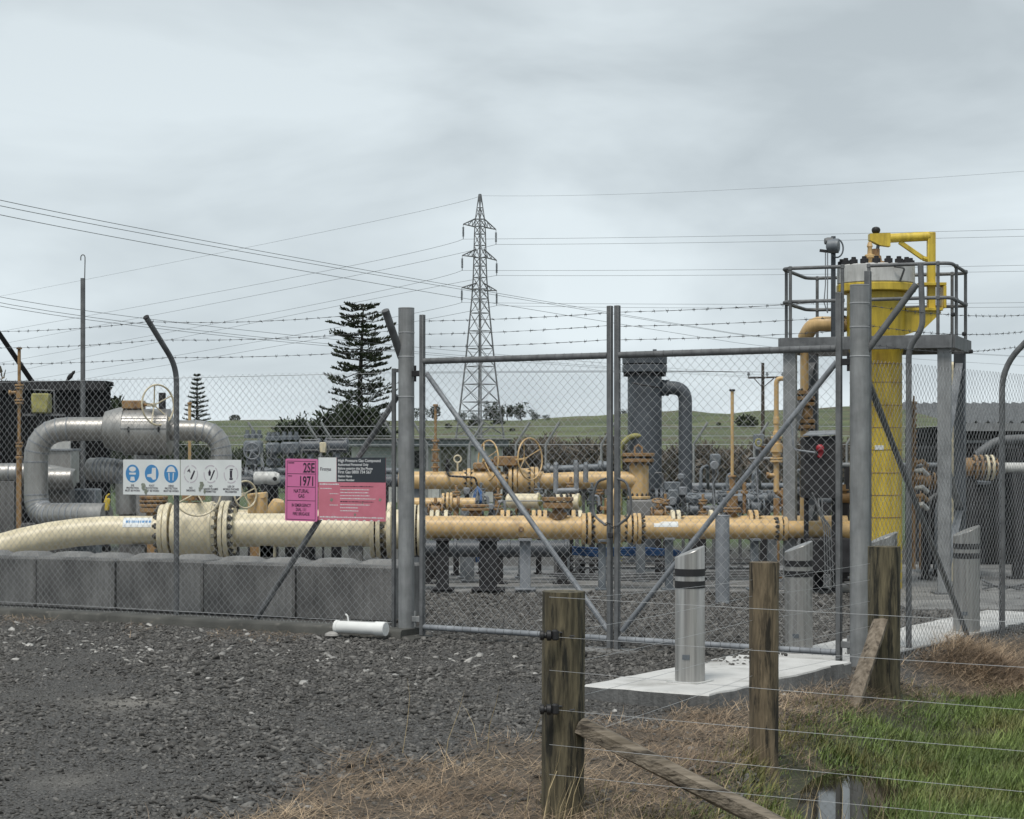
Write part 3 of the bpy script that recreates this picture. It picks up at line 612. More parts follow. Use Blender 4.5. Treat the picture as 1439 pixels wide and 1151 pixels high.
# ------------------------------------------------------------------ concrete blocks behind the left fence
q0 = P(553, 633, 18.1); q0.z = 0; q1 = V((-5.35, 20.07, 0)); ub = (q1 - q0).normalized(); nb_ = V((-ub.y, ub.x, 0))
if nb_.y < 0: nb_ = -nb_
jn = [553, 413, 283, 160, 47, -70]
words_ = ['rightmost concrete block behind the fence, beside the left gate post', 'concrete block behind the brace, second from the gate', 'pale fronted concrete block behind the fence, third from the gate', 'concrete block left of the sign post, fourth from the gate', 'concrete block at the left edge, fifth from the gate']
for k in range(5):
    a, b = on_line(jn[k], q0, ub), on_line(jn[k + 1], q0, ub); L = (b - a).length - .022; c = (a + b) / 2
    rt = Matrix((ub, nb_, up)).transposed() @ Matrix.Rotation(R(random.uniform(-.8, .8)), 3, 'Z'); hgt = .53 + random.uniform(-.008, .008)
    root = thing('concrete_block', words_[k], 'block', c + nb_ * .35, 'interlocking concrete blocks')
    off = nb_ * (.35 + random.uniform(-.012, .012))
    MB().box(c + off + up * hgt / 2, (L, .68, hgt), rt, .022).build('block_body', M['concd'], root, ang=20)
    for sx_ in (-.25, .25):
        for sy_ in (-.02,):
            o = c + off + rt @ V((sx_ * L, sy_, hgt)); w1, w2, hh = .205, .13, .042
            vs = [o + rt @ V((x, y * .75, 0)) for x, y in ((-w1, -w1), (w1, -w1), (w1, w1), (-w1, w1))] + [o + rt @ V((x, y * .75, hh)) for x, y in ((-w2, -w2), (w2, -w2), (w2, w2), (-w2, w2))]
            MB().add(vs, [(0, 1, 5, 4), (1, 2, 6, 5), (2, 3, 7, 6), (3, 0, 4, 7), (4, 5, 6, 7), (3, 2, 1, 0)]).build('locking_knob', M['concm'], root, smooth=False)

# ------------------------------------------------------------------ bollards
def bollard(base, r, hgt, label, lean=0):
    root = thing('bollard', label, 'bollard', base, 'stainless steel bollards'); seg = 36; slope = .40
    vs = []; fs = []; rr = r
    for k in range(seg):
        a = 2 * math.pi * k / seg; x, y = rr * math.cos(a), rr * math.sin(a); zt = hgt - (rr - x) * slope
        vs += [(base.x + x, base.y + y, base.z), (base.x + x, base.y + y, base.z + zt - .004), (base.x + x * .97, base.y + y * .97, base.z + zt)]
    for k in range(seg):
        k2 = (k + 1) % seg; fs += [(k * 3, k2 * 3, k2 * 3 + 1, k * 3 + 1), (k * 3 + 1, k2 * 3 + 1, k2 * 3 + 2, k * 3 + 2)]
    fs.append(tuple(k * 3 + 2 for k in range(seg)))
    MB().add(vs, fs).build('tube', M['stain'], root)
    for z in (.725, .645):
        MB().lathe(base + up * z * hgt / .9, up, [(-.024, r + .0004), (-.0235, r + .0025), (.0235, r + .0025), (.024, r + .0004)], 36).build('black_band', M['black'], root)
    MB().box(base + V((-r * .35, -r * .935, .17)), (.05, .006, .032), Matrix.Rotation(-.36, 3, 'Z')).build('label_plate', M['greym'], root)
    MB().box(base + up * .004, (r * 2.35, r * 2.35, .008), Matrix((U, NB, up)).transposed(), .002).build('base_plate', M['white'], root)
    return root
bollard(V((1.178, 12.72, .10)), .099, .90, 'stainless bollard with two black bands on the pale slab before the gate')
bollard(V((2.27, 15.22, .0)), .110, .915, 'stainless bollard behind the right gate leaf, left of the gate post')
bollard(V((3.02, 15.62, .03)), .112, .94, 'stainless bollard behind the mossy timber post, before the yellow vessel')
bollard(V((4.01, 16.95, .03)), .116, .94, 'rightmost stainless bollard, inside the side fence')
pb = V((2.245, 20.5, 0))
root = thing('guard_post', 'plain blue grey round steel post in front of the yellow pipe', 'post', pb)
MB().cyl(pb - up * .2, pb + up * .93, .076, 24).build('tube', M['galvl'], root); MB().disc(pb + up * .934, up, .078, .014).build('cap', M['galvl'], root)

# ------------------------------------------------------------------ timber farm fence
def log(pts, r, seg=20, flat=0.0, ridge=.03, tw=0):
    mb = MB(); n = len(pts); pts = [V(p) for p in pts]; d = (pts[-1] - pts[0]).normalized(); u, w_ = frame_of(d); vs = []; fs = []
    for i, p in enumerate(pts):
        for k in range(seg):
            a = 2 * math.pi * k / seg + tw * i; rr = r * (1 + ridge * math.sin(3 * a + 1.3) + ridge * .8 * math.sin(7 * a + .2 * i) + random.uniform(-1, 1) * ridge * .55)
            q = u * math.cos(a) * rr + w_ * math.sin(a) * rr * (1 - flat); vs.append(p + q)
    for i in range(n - 1):
        for k in range(seg): k2 = (k + 1) % seg; fs.append((i * seg + k, i * seg + k2, (i + 1) * seg + k2, (i + 1) * seg + k))
    fs += [tuple(range(seg))[::-1], tuple((n - 1) * seg + k for k in range(seg))]
    return mb.add(vs, fs)
def lin(a, b, n): return [V(a).lerp(V(b), k / n) for k in range(n + 1)]
def timber(px, ybase, ytop, wpx, Y, mat, label, lean=(0, 0)):
    x = (px - CX) / F * Y; zb = zat(ybase, Y); zt = zat(ytop, Y); root = thing('timber_post', label, 'post', (x, Y, zb), 'round timber fence posts'); r = S(wpx, Y) / 2
    o = log(lin((x, Y, zb - .3), (x + lean[0], Y, zt), 12), r, 28, ridge=.022).build('post_body', mat, root, ang=70)
    return root, V((x, Y, zb)), r, zt
t1, tb1, tr1, tz1 = timber(791, 1142, 831, 60, 8.66, M['wood'], 'thick mossy timber strainer post with black insulators, nearest the camera', (.004, 0))
t2, tb2, tr2, tz2 = timber(1074, 1062, 790, 41, 10.25, M['wood2'], 'slimmer brown timber post between the strainer post and the gate')
t3, tb3, tr3, tz3 = timber(1243, 980, 768, 45, 13.45, M['wood'], 'mossy timber post against the right gate post')
# insulators and staples on the strainer
for yy in (893, 997):
    c = P(766, yy, 8.53); root = thing('wire_insulator', 'upper black insulator cluster on the strainer post' if yy < 900 else 'lower black insulator cluster on the strainer post', 'insulator', c, 'black fence insulators')
    MB().lathe(c + V((-.025, 0, 0)), (1, 0, 0), [(0, .012), (.004, .022), (.018, .022), (.022, .013), (.03, .013), (.034, .024), (.05, .024), (.056, .012)], 14).build('insulator_body', M['black'], root)
    MB().lathe(c + V((.045, .0, .004)), (0, 0, 1), [(-.026, .01), (-.02, .017), (.015, .017), (.022, .008)], 12).build('end_cap', M['black'], root)
    MB().tube(fillet([c + V((.03, .0, .0)), c + V((.07, .03, .015)), c + V((.10, .05, -.01)), c + V((.13, .02, -.004))], .02, 4), .004, 6).build('tie_wire', M['barb'], root)
# stay and leaning board
st = thing('timber_stay', 'split timber stay slanting from the strainer post down to the right', 'timber stay', G(1110, 1165, -.02))
a, b = P(818, 1020, 8.62), P(1130, 1178, 8.1)
log(lin(a, b, 14), .062, 10, flat=.35, ridge=.07).build('stay_body', M['wood4'], st, ang=25)
bd = thing('leaning_board', 'weathered board leaning against the mossy post by the gate', 'board', P(1190, 1012, 12.75))
a, b = P(1190, 1016, 12.7), P(1239, 872, 13.27)
log(lin(a, b, 10), .056, 10, flat=.55, ridge=.09).build('board_body', M['wood3'], bd, ang=25)
# fence wires
def wire(a, b, sag, label, group, r=.001, mat='wire'):
    a, b = V(a), V(b); n = 14
    o = MB().tube([a.lerp(b, k / n) - up * sag * 4 * (k / n) * (1 - k / n) for k in range(n + 1)], r, 5).build('fence_wire', M[mat], None)
    return tag(o, label, 'wire', group)
ord_ = ['top', 'second', 'third', 'fourth', 'fifth', 'lowest']
WR = [(841, 874), (897, 937), (945, 997), (1000, 1055), (1050, 1112), (1092, 1152)]
for k, (ya, yb) in enumerate(WR):
    a = P(818, ya, 8.55); b = P(1445, yb, 7.5); d = b - a
    wire(P(772, ya - (yb - ya) * .06, 8.55), a + d * 1.35, .004, ord_[k] + ' wire of the farm fence running right from the strainer post', 'farm fence wires running right')
for k, (ya, yb, yc) in enumerate(((840, 815, 792), (884, 838, 815), (928, 872, 845), (977, 912, 880), (1032, 950, 915))):
    a, b, c = P(818, ya, 8.72), P(1056, yb, 10.2), P(1222, yc, 13.35)
    wire(a, b, .006, ord_[k] + ' wire from the strainer post to the slim brown post', 'farm fence wires towards the gate'); wire(P(1056, yb, 10.2), c, .006, ord_[k] + ' wire from the slim brown post to the mossy post by the gate', 'farm fence wires towards the gate')
# loose white pipe by the gate
c0, c1 = P(473, 881, 16.72), P(538, 884, 16.52)
wp = thing('plastic_pipe', 'short white capped plastic pipe lying by the left gate post', 'pipe', (c0 + c1) / 2 - up * .06)
d = (c1 - c0).normalized(); MB().tube([c0, c1], .055, 20).build('pipe_body', M['pvc'], wp); MB().lathe(c1 - d * .07, d, [(0, .057), (.004, .063), (.095, .063), (.10, .058)], 20).build('end_cap', M['pvc'], wp)
MB().lathe(c0 - d * .01, d, [(0, .05), (.005, .06), (.03, .06), (.034, .056)], 20).build('end_cap', M['pvc'], wp); MB().tube([c0 + d * .12 + up * .05, c0 + d * .11 + up * .10, c0 + d * .09 + up * .115], .008, 7).build('spigot', M['pvc'], wp)

# ------------------------------------------------------------------ plant: pipes, valves, vessels
XA = V((1, 0, 0)); YA = V((0, 1, 0))
def rot_to(d):        # matrix whose z axis is d
    u, w_ = frame_of(V(d)); return Matrix((u, w_, V(d).normalized())).transposed().to_4x4()
_bolts = {}
def bolt_mesh(r, L, mat):
    k = (round(r, 4), round(L, 4), mat.name)
    if k not in _bolts:
        mb = MB(); mb.lathe((0, 0, -L / 2), (0, 0, 1), [(0, r * .55), (L * .12, r * .6), (L * .13, r), (L * .3, r), (L * .31, r * .55), (L * .69, r * .55), (L * .7, r), (L * .87, r), (L * .88, r * .6), (L, r * .55)], 6); _bolts[k] = mb.mesh('bolt', mat, True, 30)
    return _bolts[k]
def flange(root, c, ax, r, t, mat, nb=0, br=.012, bl=None, bmat=None, joined=True, pc=.84):
    c = V(c); ax = V(ax).normalized(); mb = MB(); mb.disc(c, ax, r, t, seg=32); fo = mb.build('flange', mat, root)
    if nb:
        u, w_ = frame_of(ax); bl = bl or t + br * 3; bmat = bmat or M['bolt']; me = bolt_mesh(br, bl, bmat); ro = rot_to(ax)
        if joined:
            jb = MB(); me_v = [v.co.copy() for v in me.vertices]; me_f = [tuple(p.vertices) for p in me.polygons]
            for k in range(nb):
                a = 2 * math.pi * (k + .5) / nb; q = ro.copy(); q.translation = c + (u * math.cos(a) + w_ * math.sin(a)) * r * pc; jb.add([q @ v for v in me_v], me_f)
            tag(jb.build('bolt_ring', bmat, fo), kind='stuff')
        else:
            for k in range(nb):
                a = 2 * math.pi * (k + .5) / nb; q = ro.copy(); q.translation = c + (u * math.cos(a) + w_ * math.sin(a)) * r * pc; inst('bolt', me, fo, q)
    return fo
def run(root, pts, r, mat, fil=0, seg=22, name='pipe_run', n=8):
    return MB().tube(fillet(pts, fil, n) if fil else pts, r, seg).build(name, mat, root)
def wheel(root, c, ax, r, mat, tr=.012, spokes=4, hub=True, dish=.25):
    c = V(c); ax = V(ax).normalized(); u, w_ = frame_of(ax)
    rim = MB().tube([c + (u * math.cos(t) + w_ * math.sin(t)) * r for t in np.linspace(0, 6.2832, 36, endpoint=False)], tr, 8, closed=True).build('handwheel', mat, root)
    hc = c - ax * r * dish
    MB().disc(hc, ax, tr * 2.4, tr * 3).build('hub', mat, rim)
    for k in range(spokes):
        t = 2 * math.pi * k / spokes + .5; MB().tube([hc, c + (u * math.cos(t) + w_ * math.sin(t)) * r], tr * .75, 7).build('spoke', mat, rim)
    MB().tube([hc, hc - ax * r * .5], tr * 1.1, 8).build('stem', mat, rim)
    return rim
def stack(root, px, Y, rows, mat, seg=20, nm='valve_stack'):   # rows: (y0, y1, half width px) top to bottom, one part each
    for y0, y1, hw in rows:
        a, b = P(px, y1, Y), P(px, y0, Y); t = (b - a).length; r = S(hw, Y); bv = min(.006, t * .25)
        o = MB().lathe(a, up, [(0, r - bv), (bv, r), (t - bv, r), (t, r - bv)], seg).build('flange' if hw > 5 and t < .06 else nm, mat, root)
def leg(root, px, Y, ytop, w_, mat, foot=True, name='support_leg', d=None):
    t = P(px, ytop, Y); b = V((t.x, t.y, .035)); mb = MB().bar(b, t, w_, w_ if d is None else d, bev=.004); o = mb.build(name, mat, root)
    if foot: MB().box(b + up * .01, (w_ * 1.9, w_ * 1.9, .02), None, .003).build('foot_plate', mat, o)
    return o
def sticker(root, px0, px1, y0, y1, Y, rpipe, mat='sign_white', lines=1):   # curved sticker on a pipe along X
    cxa = P(px0, 0, Y).x; cxb = P(px1, 0, Y).x; zc_ = lines
    return None

# --- cream pipeline
Yc = 22.0; cy = 745; rC = S(23.5, Yc)
cr_ = thing('gas_pipeline', 'large cream pipeline with bolted ball valve behind the concrete blocks', 'pipeline', P(300, 0, Yc) * 1.0 * V((1, 1, 0)) if False else V((P(300, 0, Yc).x, Yc, 0)))
run(cr_, [P(236, cy, Yc), P(190, cy, Yc), P(150, cy, Yc), P(110, cy + 3, Yc - .05), P(70, cy + 8.5, Yc - .12), P(30, cy + 17, Yc - .22), P(-20, cy + 31, Yc - .35), P(-80, cy + 54, Yc - .5)], S(20, Yc), M['cream'])
run(cr_, [P(330, cy, Yc), P(528, cy, Yc)], rC, M['cream'], seg=32)
run(cr_, [P(544, cy, Yc), P(560, cy - 1, Yc), P(600, cy - 4, Yc)], [rC, S(21, Yc), S(16, Yc)], M['cream'])
rF = S(41.5, Yc)
MB().lathe(P(240, cy, Yc), XA, [(0, S(24, Yc)), (S(4, Yc), S(36, Yc)), (S(20, Yc), S(40, Yc)), (S(58, Yc), S(39.5, Yc)), (S(66, Yc), S(37, Yc))], 36).build('valve_body', M['cream'], cr_)
for px, r_, t_, nb, bm_ in ((229, 36, 7, 14, 'bolt'), (237, 38.5, 7, 0, 'bolt'), (298, 40.5, 6, 18, 'boltc'), (314, 41.5, 5.5, 0, 'bolt'), (321, 41.5, 6.5, 18, 'bolt'), (525, 39, 6, 0, 'bolt'), (533, 39.5, 6, 16, 'bolt'), (548, 39.5, 6, 0, 'bolt'), (581, 36, 8, 14, 'bolt'), (590, 36, 5, 0, 'bolt')):
    flange(cr_, P(px, cy, Yc), XA, S(r_, Yc), S(t_, Yc), M['cream'], nb, S(4.1, Yc), S(21 if px in (298, 321) else 19, Yc), M[bm_], joined=False, pc=.86)
run(cr_, [P(310, cy, Yc), P(330, cy, Yc)], S(35, Yc), M['cream'], seg=32, name='valve_neck')
run(cr_, [P(536, cy, Yc), P(586, cy, Yc)], S(27, Yc), M['cream'], seg=28, name='valve_neck')
MB().box(P(376, 772, Yc) , (S(22, Yc), .16, S(22, Yc)), None, .005).build('support_lug', M['cream'], cr_)
MB().box(P(376, 762, Yc), (S(27, Yc), .2, S(4, Yc)), None, .003).build('lug_plate', M['cream'], cr_)
for px in (195, 376, 500): leg(cr_, px, Yc, 766, .16, M['concd'])
wheel(cr_, P(277, 692, Yc - .42), (.25, -1, .1), S(33, Yc - .42), M['cream'], .011, 4)
MB().box(P(272, 696, Yc), (.24, .2, .12), None, .01).build('gearbox', M['tand'], cr_)
MB().tube([P(277, 692, Yc - .36), P(275, 695, Yc)], .03, 10).build('gear_shaft', M['cream'], cr_)
# paper sticker wrapped on the pipe
mb = MB(); r_ = S(20, Yc) + .0015
for k in range(6):
    t0, t1 = R(62 - 8 * k), R(62 - 8 * (k + 1)); xa, xb = P(176, 0, Yc).x, P(216, 0, Yc).x; zc_ = P(0, cy, Yc).z
    mb.add([(xa, Yc - r_ * math.cos(t0), zc_ + r_ * math.sin(t0)), (xb, Yc - r_ * math.cos(t0), zc_ + r_ * math.sin(t0)), (xb, Yc - r_ * math.cos(t1), zc_ + r_ * math.sin(t1)), (xa, Yc - r_ * math.cos(t1), zc_ + r_ * math.sin(t1))], [(0, 1, 2, 3)])
st_ = mb.build('sticker', M['sign_white'], cr_)
mb = MB(); t0, t1 = R(44), R(33); a = P(180, 0, Yc).x; r2 = r_ + .001
while a < P(212, 0, Yc).x:
    w_ = random.uniform(.008, .03); mb.add([(a, Yc - r2 * math.cos(t0), zc_ + r2 * math.sin(t0)), (a + w_, Yc - r2 * math.cos(t0), zc_ + r2 * math.sin(t0)), (a + w_, Yc - r2 * math.cos(t1), zc_ + r2 * math.sin(t1)), (a, Yc - r2 * math.cos(t1), zc_ + r2 * math.sin(t1))], [(0, 1, 2, 3)]); a += w_ + random.uniform(.006, .014)
mb.build('small_print', M['inkb'], st_)

# --- main tan pipe
Ym = 22.0; ty = 741
tp = thing('gas_pipeline', 'long tan yellow pipeline with bolted valve behind the gate leaves', 'pipeline', V((P(860, 0, Ym).x, Ym, 0)))
rT = S(16, Ym)
run(tp, [P(594, ty, Ym), P(826, ty + 1, Ym)], rT, M['tan'], seg=28)
run(tp, [P(890, ty + 2, Ym), P(1101, ty + 3, Ym)], S(14, Ym), M['tan'], seg=28)
run(tp, [P(1099, ty + 3, Ym), P(1185, ty + 3, Ym), P(1215, ty + 3, Ym + .3)], S(12.2, Ym), M['tan'], seg=28)
for px, r_, t_, nb in ((820, 22, 6, 0), (828, 23, 5, 14), (884, 20, 6, 12), (892, 22, 5, 0), (898, 22, 5, 14), (1096, 17, 5, 12), (1103, 17, 6, 0)):
    flange(tp, P(px, ty + 2, Ym), XA, S(r_, Ym), S(t_, Ym), M['tan'], nb, S(2.6, Ym), S(16, Ym), M['bolt'])
MB().lathe(P(832, ty + 2, Ym), XA, [(0, rT), (S(4, Ym), S(20, Ym)), (S(20, Ym), S(22, Ym)), (S(40, Ym), S(20, Ym)), (S(50, Ym), rT)], 28).build('valve_body', M['tan'], tp)
run(tp, [P(800, ty + 1, Ym), P(803, ty + 1, Ym)], rT * 1.06, M['tan'], name='weld_ring')
stack(tp, 784, Ym, [(699, 704, 22), (706, 714, 21), (714, 722, 8), (720, 730, 13)], M['tand'], 4 * 6)
flange(tp, P(784, 701, Ym), up, S(22, Ym), S(5, Ym), M['tand'], 12, S(2, Ym), S(16, Ym))
stack(tp, 858, Ym, [(700, 722, 9), (712, 717, 15)], M['tand'])
wheel(tp, P(866, 704, Ym - .25), (1, -.35, 0), S(19, Ym), M['tan'], .013, 4)
MB().disc(P(732, 743, Ym) - YA * rT * .97, (-.25, -1, .0), .035, .02).build('blanked_nozzle', M['tand'], tp)
for px, y0, w_, m_ in ((622, 757, .14, 'dark'), (686, 757, .2, 'dark'), (738, 757, .125, 'galvl'), (846, 758, .085, 'greym'), (940, 756, .09, 'greym'), (1060, 757, .09, 'greym'), (1150, 756, .1, 'dark')):
    leg(tp, px, Ym, y0, w_, M[m_])
    MB().box(P(px, y0 + 1, Ym), (w_ * 1.3, .3, .03), None, .004).build('pipe_saddle', M[m_], tp)
r2 = S(14, Ym) + .0015; zc_ = P(0, ty + 2.5, Ym).z; mb = MB(); xa, xb = P(918, 0, Ym).x, P(952, 0, Ym).x
for k in range(4):
    t0, t1 = R(50 - 9 * k), R(50 - 9 * (k + 1)); mb.add([(x, Ym - r2 * math.cos(t), zc_ + r2 * math.sin(t)) for x, t in ((xa, t0), (xb, t0), (xb, t1), (xa, t1))], [(0, 1, 2, 3)])
mb.build('sticker', M['sign_white'], tp)

# --- second tan pipe just behind, only its flanges and top showing
Yr = 23.4
t2p = thing('gas_pipeline', 'second tan pipeline just behind the long one, its flange tops showing above', 'pipeline', V((P(860, 0, Yr).x, Yr, 0)))
run(t2p, [P(560, 737, Yr), P(1190, 737, Yr)], S(12.5, Yr), M['tan'])
for px in (607, 615, 627, 706, 714, 750, 758, 766, 806, 815, 945, 953, 999, 1007, 1054, 1062, 1108):
    flange(t2p, P(px, 737, Yr), XA, S(20.5, Yr), S(5.5, Yr), M['cream'] if px % 2 else M['tan'], 10 if px in (627, 714, 766, 815, 953, 1007, 1062) else 0, S(2.3, Yr), S(15, Yr))
for px in (660, 900, 1085): leg(t2p, px, Yr, 752, .11, M['greym'])
for px in (668, 1029):
    stack(t2p, px, Yr, [(709, 712.5, 19), (714, 717.5, 20), (717.5, 728, 9)] if px < 700 else [(668, 671, 6), (672, 688, 4), (690, 694, 8), (697, 712, 8), (713, 716, 13), (717, 720, 13), (720, 730, 7)], M['tand'])
    if px > 700:
        MB().tube([P(px, 550, Yr), P(px, 670, Yr)], S(2.4, Yr), 10).build('vent_pipe', M['tan'], t2p); MB().disc(P(px, 548.5, Yr), up, S(4.2, Yr), S(3, Yr)).build('vent_cap', M['dark'], t2p)
        stack(t2p, 1046, Yr, [(678, 690, 3), (690, 694, 5), (694, 722, 2.5)], M['tand'])

# --- upper tan pipe with valve and drop elbow
Yu = 25.2; uy = 675
u_ = thing('gas_pipeline', 'raised tan pipeline with twin handwheels and a flanged drop leg', 'pipeline', V((P(760, 0, Yu).x, Yu, 0)))
ru = S(12.5, Yu)
run(u_, [P(560, uy, Yu), P(898, uy, Yu)], ru, M['tan'], seg=26)
MB().tube([P(898, 648, Yu), P(898, 702, Yu)], S(13.5, Yu), 26).build('drop_leg', M['tan'], u_)
for y_, r_ in ((639, 23), (647, 22)): flange(u_, P(897, y_, Yu), up, S(r_, Yu), S(5, Yu), M['tand'], 12 if y_ > 640 else 0, S(2.2, Yu), S(15, Yu))
MB().tube([P(892, 637, Yu), P(892, 629, Yu), P(897, 625, Yu), P(902, 629, Yu), P(902, 637, Yu)], .014, 8).build('lifting_eye', M['tand'], u_)
flange(u_, P(898, 699, Yu), up, S(16, Yu), S(4, Yu), M['tan'], 12, S(2, Yu), S(12, Yu))
MB().box(P(905, 720, Yu), (S(46, Yu), .5, S(36, Yu)), None, .02).build('plinth', M['concm'], u_)
for px, r_, nb in ((653, 15, 0), (659, 17, 12), (701, 18, 0), (717, 20, 14), (724, 20, 0), (748, 19, 14), (754, 19, 0)): flange(u_, P(px, uy, Yu), XA, S(r_, Yu), S(5, Yu), M['tan'], nb, S(2.2, Yu), S(14, Yu))
MB().lathe(P(724, uy, Yu), XA, [(0, ru), (S(4, Yu), S(17, Yu)), (S(20, Yu), S(17, Yu)), (S(25, Yu), ru)], 26).build('valve_body', M['tan'], u_)
MB().lathe(P(659, uy, Yu), XA, [(0, ru), (S(5, Yu), S(15.5, Yu)), (S(36, Yu), S(16.5, Yu)), (S(42, Yu), ru)], 26).build('valve_body', M['tan'], u_)
MB().box(P(711, 648, Yu), (S(34, Yu), .3, S(14, Yu)), None, .015).build('gearbox', M['tand'], u_)
MB().box(P(680, 655, Yu), (S(30, Yu), .26, S(10, Yu)), None, .015).build('gearbox', M['tand'], u_)
wheel(u_, P(745, 645, Yu - .3), (1, -.72, .05), S(29, Yu), M['tan'], .0105, 4, dish=.35)
wheel(u_, P(686, 647, Yu - .1), (-1, -.6, .05), S(28, Yu), M['tan'], .0105, 4, dish=-.25)
MB().tube([P(738, 646, Yu - .22), P(715, 648, Yu)], .02, 8).build('gear_shaft', M['tand'], u_); MB().tube([P(690, 647, Yu - .1), P(700, 650, Yu)], .02, 8).build('gear_shaft', M['tand'], u_)
stack(u_, 612, Yu, [(568, 571.5, 3.6), (571, 618, 1.8), (618, 621, 5.5), (622, 631, 3.6), (631, 634, 6), (635, 646, 4.5), (646, 649, 6), (650, 655, 4), (655, 658, 6), (658, 668, 4)], M['tand'])
MB().tube(fillet([P(628, 662, Yu - .1), P(631, 669, Yu - .2), P(668, 671, Yu - .2), P(671, 684, Yu - .2)], .04, 4), S(1.5, Yu), 8).build('sensing_tube', M['black'], u_)
stack(u_, 629, Yu - .1, [(645, 651, 2.5), (652, 655, 6), (655, 663, 3)], M['dark'])
MB().tube([P(643, 645, Yu) + (XA * math.cos(t) + up * math.sin(t)) * S(5, Yu) for t in np.linspace(0, 6.28, 16, endpoint=False)], .012, 6, closed=True).build('gauge_guard', M['cream'], u_); MB().tube([P(643, 650, Yu), P(643, 664, Yu)], .012, 8).build('gauge_stem', M['cream'], u_)
for px in (697, 585): leg(u_, px, Yu, 686, S(8, Yu), M['greym'])

# --- short tan branch with flanges and two actuator cylinders between the two runs
Yb = 24.0
b_ = thing('branch_pipe', 'short tan branch pipe with double flange behind the left gate leaf', 'pipe', V((P(620, 0, Yb).x, Yb, 0)))
run(b_, [P(560, 707, Yb), P(668, 707, Yb)], S(7.5, Yb), M['tan'])
for px, r_, nb in ((623, 13, 0), (629, 14, 10), (634, 14, 0), (644, 9, 0)): flange(b_, P(px, 706, Yb), XA, S(r_, Yb), S(4, Yb), M['tand'] if px > 640 else M['tan'], nb, S(2, Yb), S(11, Yb))
leg(b_, 600, Yb, 713, .09, M['greym']); leg(b_, 652, Yb, 713, .09, M['greym'])
for px, yy, ln, lb in ((712, 704, 44, 'lichen stained cream actuator cylinder left of the gate stiles'), (778, 705, 34, 'stained cream actuator cylinder beside the stacked tan plates')):
    ac = thing('actuator', lb, 'actuator', V((P(px + ln / 2, 0, Yb).x, Yb, 0)), 'cream actuator cylinders')
    MB().lathe(P(px, yy, Yb), (1, -.25, 0), [(0, S(8, Yb)), (S(2, Yb), S(10.5, Yb)), (S(ln, Yb), S(10.5, Yb)), (S(ln, Yb), S(12, Yb)), (S(ln + 3, Yb), S(12, Yb)), (S(ln + 4, Yb), S(9, Yb))], 24).build('cylinder', M['cream'], ac)
    MB().disc(P(px + ln + 3.4, yy, Yb - S(ln * .25 + 2, Yb)), (1, -.25, 0), S(8.5, Yb), .02).build('end_cover', M['lich'], ac)
    leg(ac, px + ln / 2, Yb, 712, .1, M['greym'])
cb = thing('cable_bundle', 'bunch of blue cables below the raised tan pipe', 'cables', P(665, 706, 24.2)); cb.location.z = 0; ORI[cb.name] = V(cb.location)
for k in range(7):
    x = 662 + k * 3; MB().tube(fillet([P(671, 684, 24.6), P(x, 694 + 3 * math.sin(k), 24.3), P(x + 4 * math.sin(k * 2), 705, 24.2), P(668 + k, 716, 24.4), P(668 + k, 790, 24.4)], .06, 4), .011, 6).build('cable', M['blue'] if k % 3 else M['galvd'], cb)

# --- blue hoses, cable trays and low grey header below the tan pipe
hd = thing('header_pipe', 'dark grey header pipe low behind the long tan pipeline', 'pipe', V((P(660, 0, 23.0).x, 23.0, 0)))
run(hd, [P(560, 771, 23.0), P(800, 771, 23.0)], S(12, 23), M['grey'])
for px in (600, 700, 790): leg(hd, px, 23.0, 780, .12, M['dark'])
for px in (596, 640, 715, 795): flange(hd, P(px, 771, 23), XA, S(14, 23), .04, M['grey'])
tr_ = thing('cable_tray', 'steel cable tray with blue hoses behind the gate meeting stiles', 'cable tray', V((P(870, 0, 24).x, 24, 0)))
for k, yy in enumerate((785, 791, 798)): MB().bar(P(802, yy, 24 - .15 * k), P(1060, yy + 1, 24 - .15 * k), .05, .025).build('tray_rail', M['galvd'], tr_)
for px in (818, 898, 985): leg(tr_, px, 23.9, 786, .07, M['dark'])
for k in range(4): MB().tube([P(804, 769 + 3 * k, 23.7), P(840, 772 + 3 * k + random.uniform(-1, 1), 23.7), P(900, 770 + 3 * k, 23.7), P(950, 774 + 2 * k, 23.7), P(965, 780, 23.8)], .016, 7).build('hose', M['blue'], tr_)
for k in range(3):
    ya = 806 + 3.5 * k; o = MB().tube([P(762 + 10 * k, ya, 22.6), P(860 + 9 * k, ya + 2, 22.7), P(980, ya - 2, 22.8), P(1100, ya - 4, 22.8)], .013, 7).build('conduit', M['galvd'], tr_)

# --- grey filter vessel with side outlet
Yv = 28.0
gv = thing('filter_vessel', 'tall dark grey filter vessel with flanged lid and curved side pipe', 'vessel', V((P(906, 0, Yv).x, Yv, 0)))
vb = V((P(906, 0, Yv).x, Yv, 0)); rv = S(24, Yv)
MB().cyl(vb, V((vb.x, Yv, zat(526, Yv))), rv, 36).build('shell', M['grey'], gv)
for y0, y1, r_ in ((501, 511.5, 31.5), (513, 523.5, 31.5)): MB().disc(P(906, (y0 + y1) / 2, Yv), up, S(r_, Yv), S(y1 - y0, Yv)).build('lid' if y0 < 505 else 'flange', M['grey'], gv)
jb = MB()
for k in range(22):
    a = 2 * math.pi * k / 22; c = P(906, 512, Yv) + (XA * math.cos(a) + YA * math.sin(a)) * S(28, Yv); jb.cyl(c - up * S(17, Yv), c + up * S(14, Yv), .022, 6)
tag(jb.build('bolt_ring', M['dark'], gv), kind='stuff')
MB().cyl(P(920, 501, Yv), P(920, 491, Yv), .03, 10).build('lid_nozzle', M['grey'], gv)
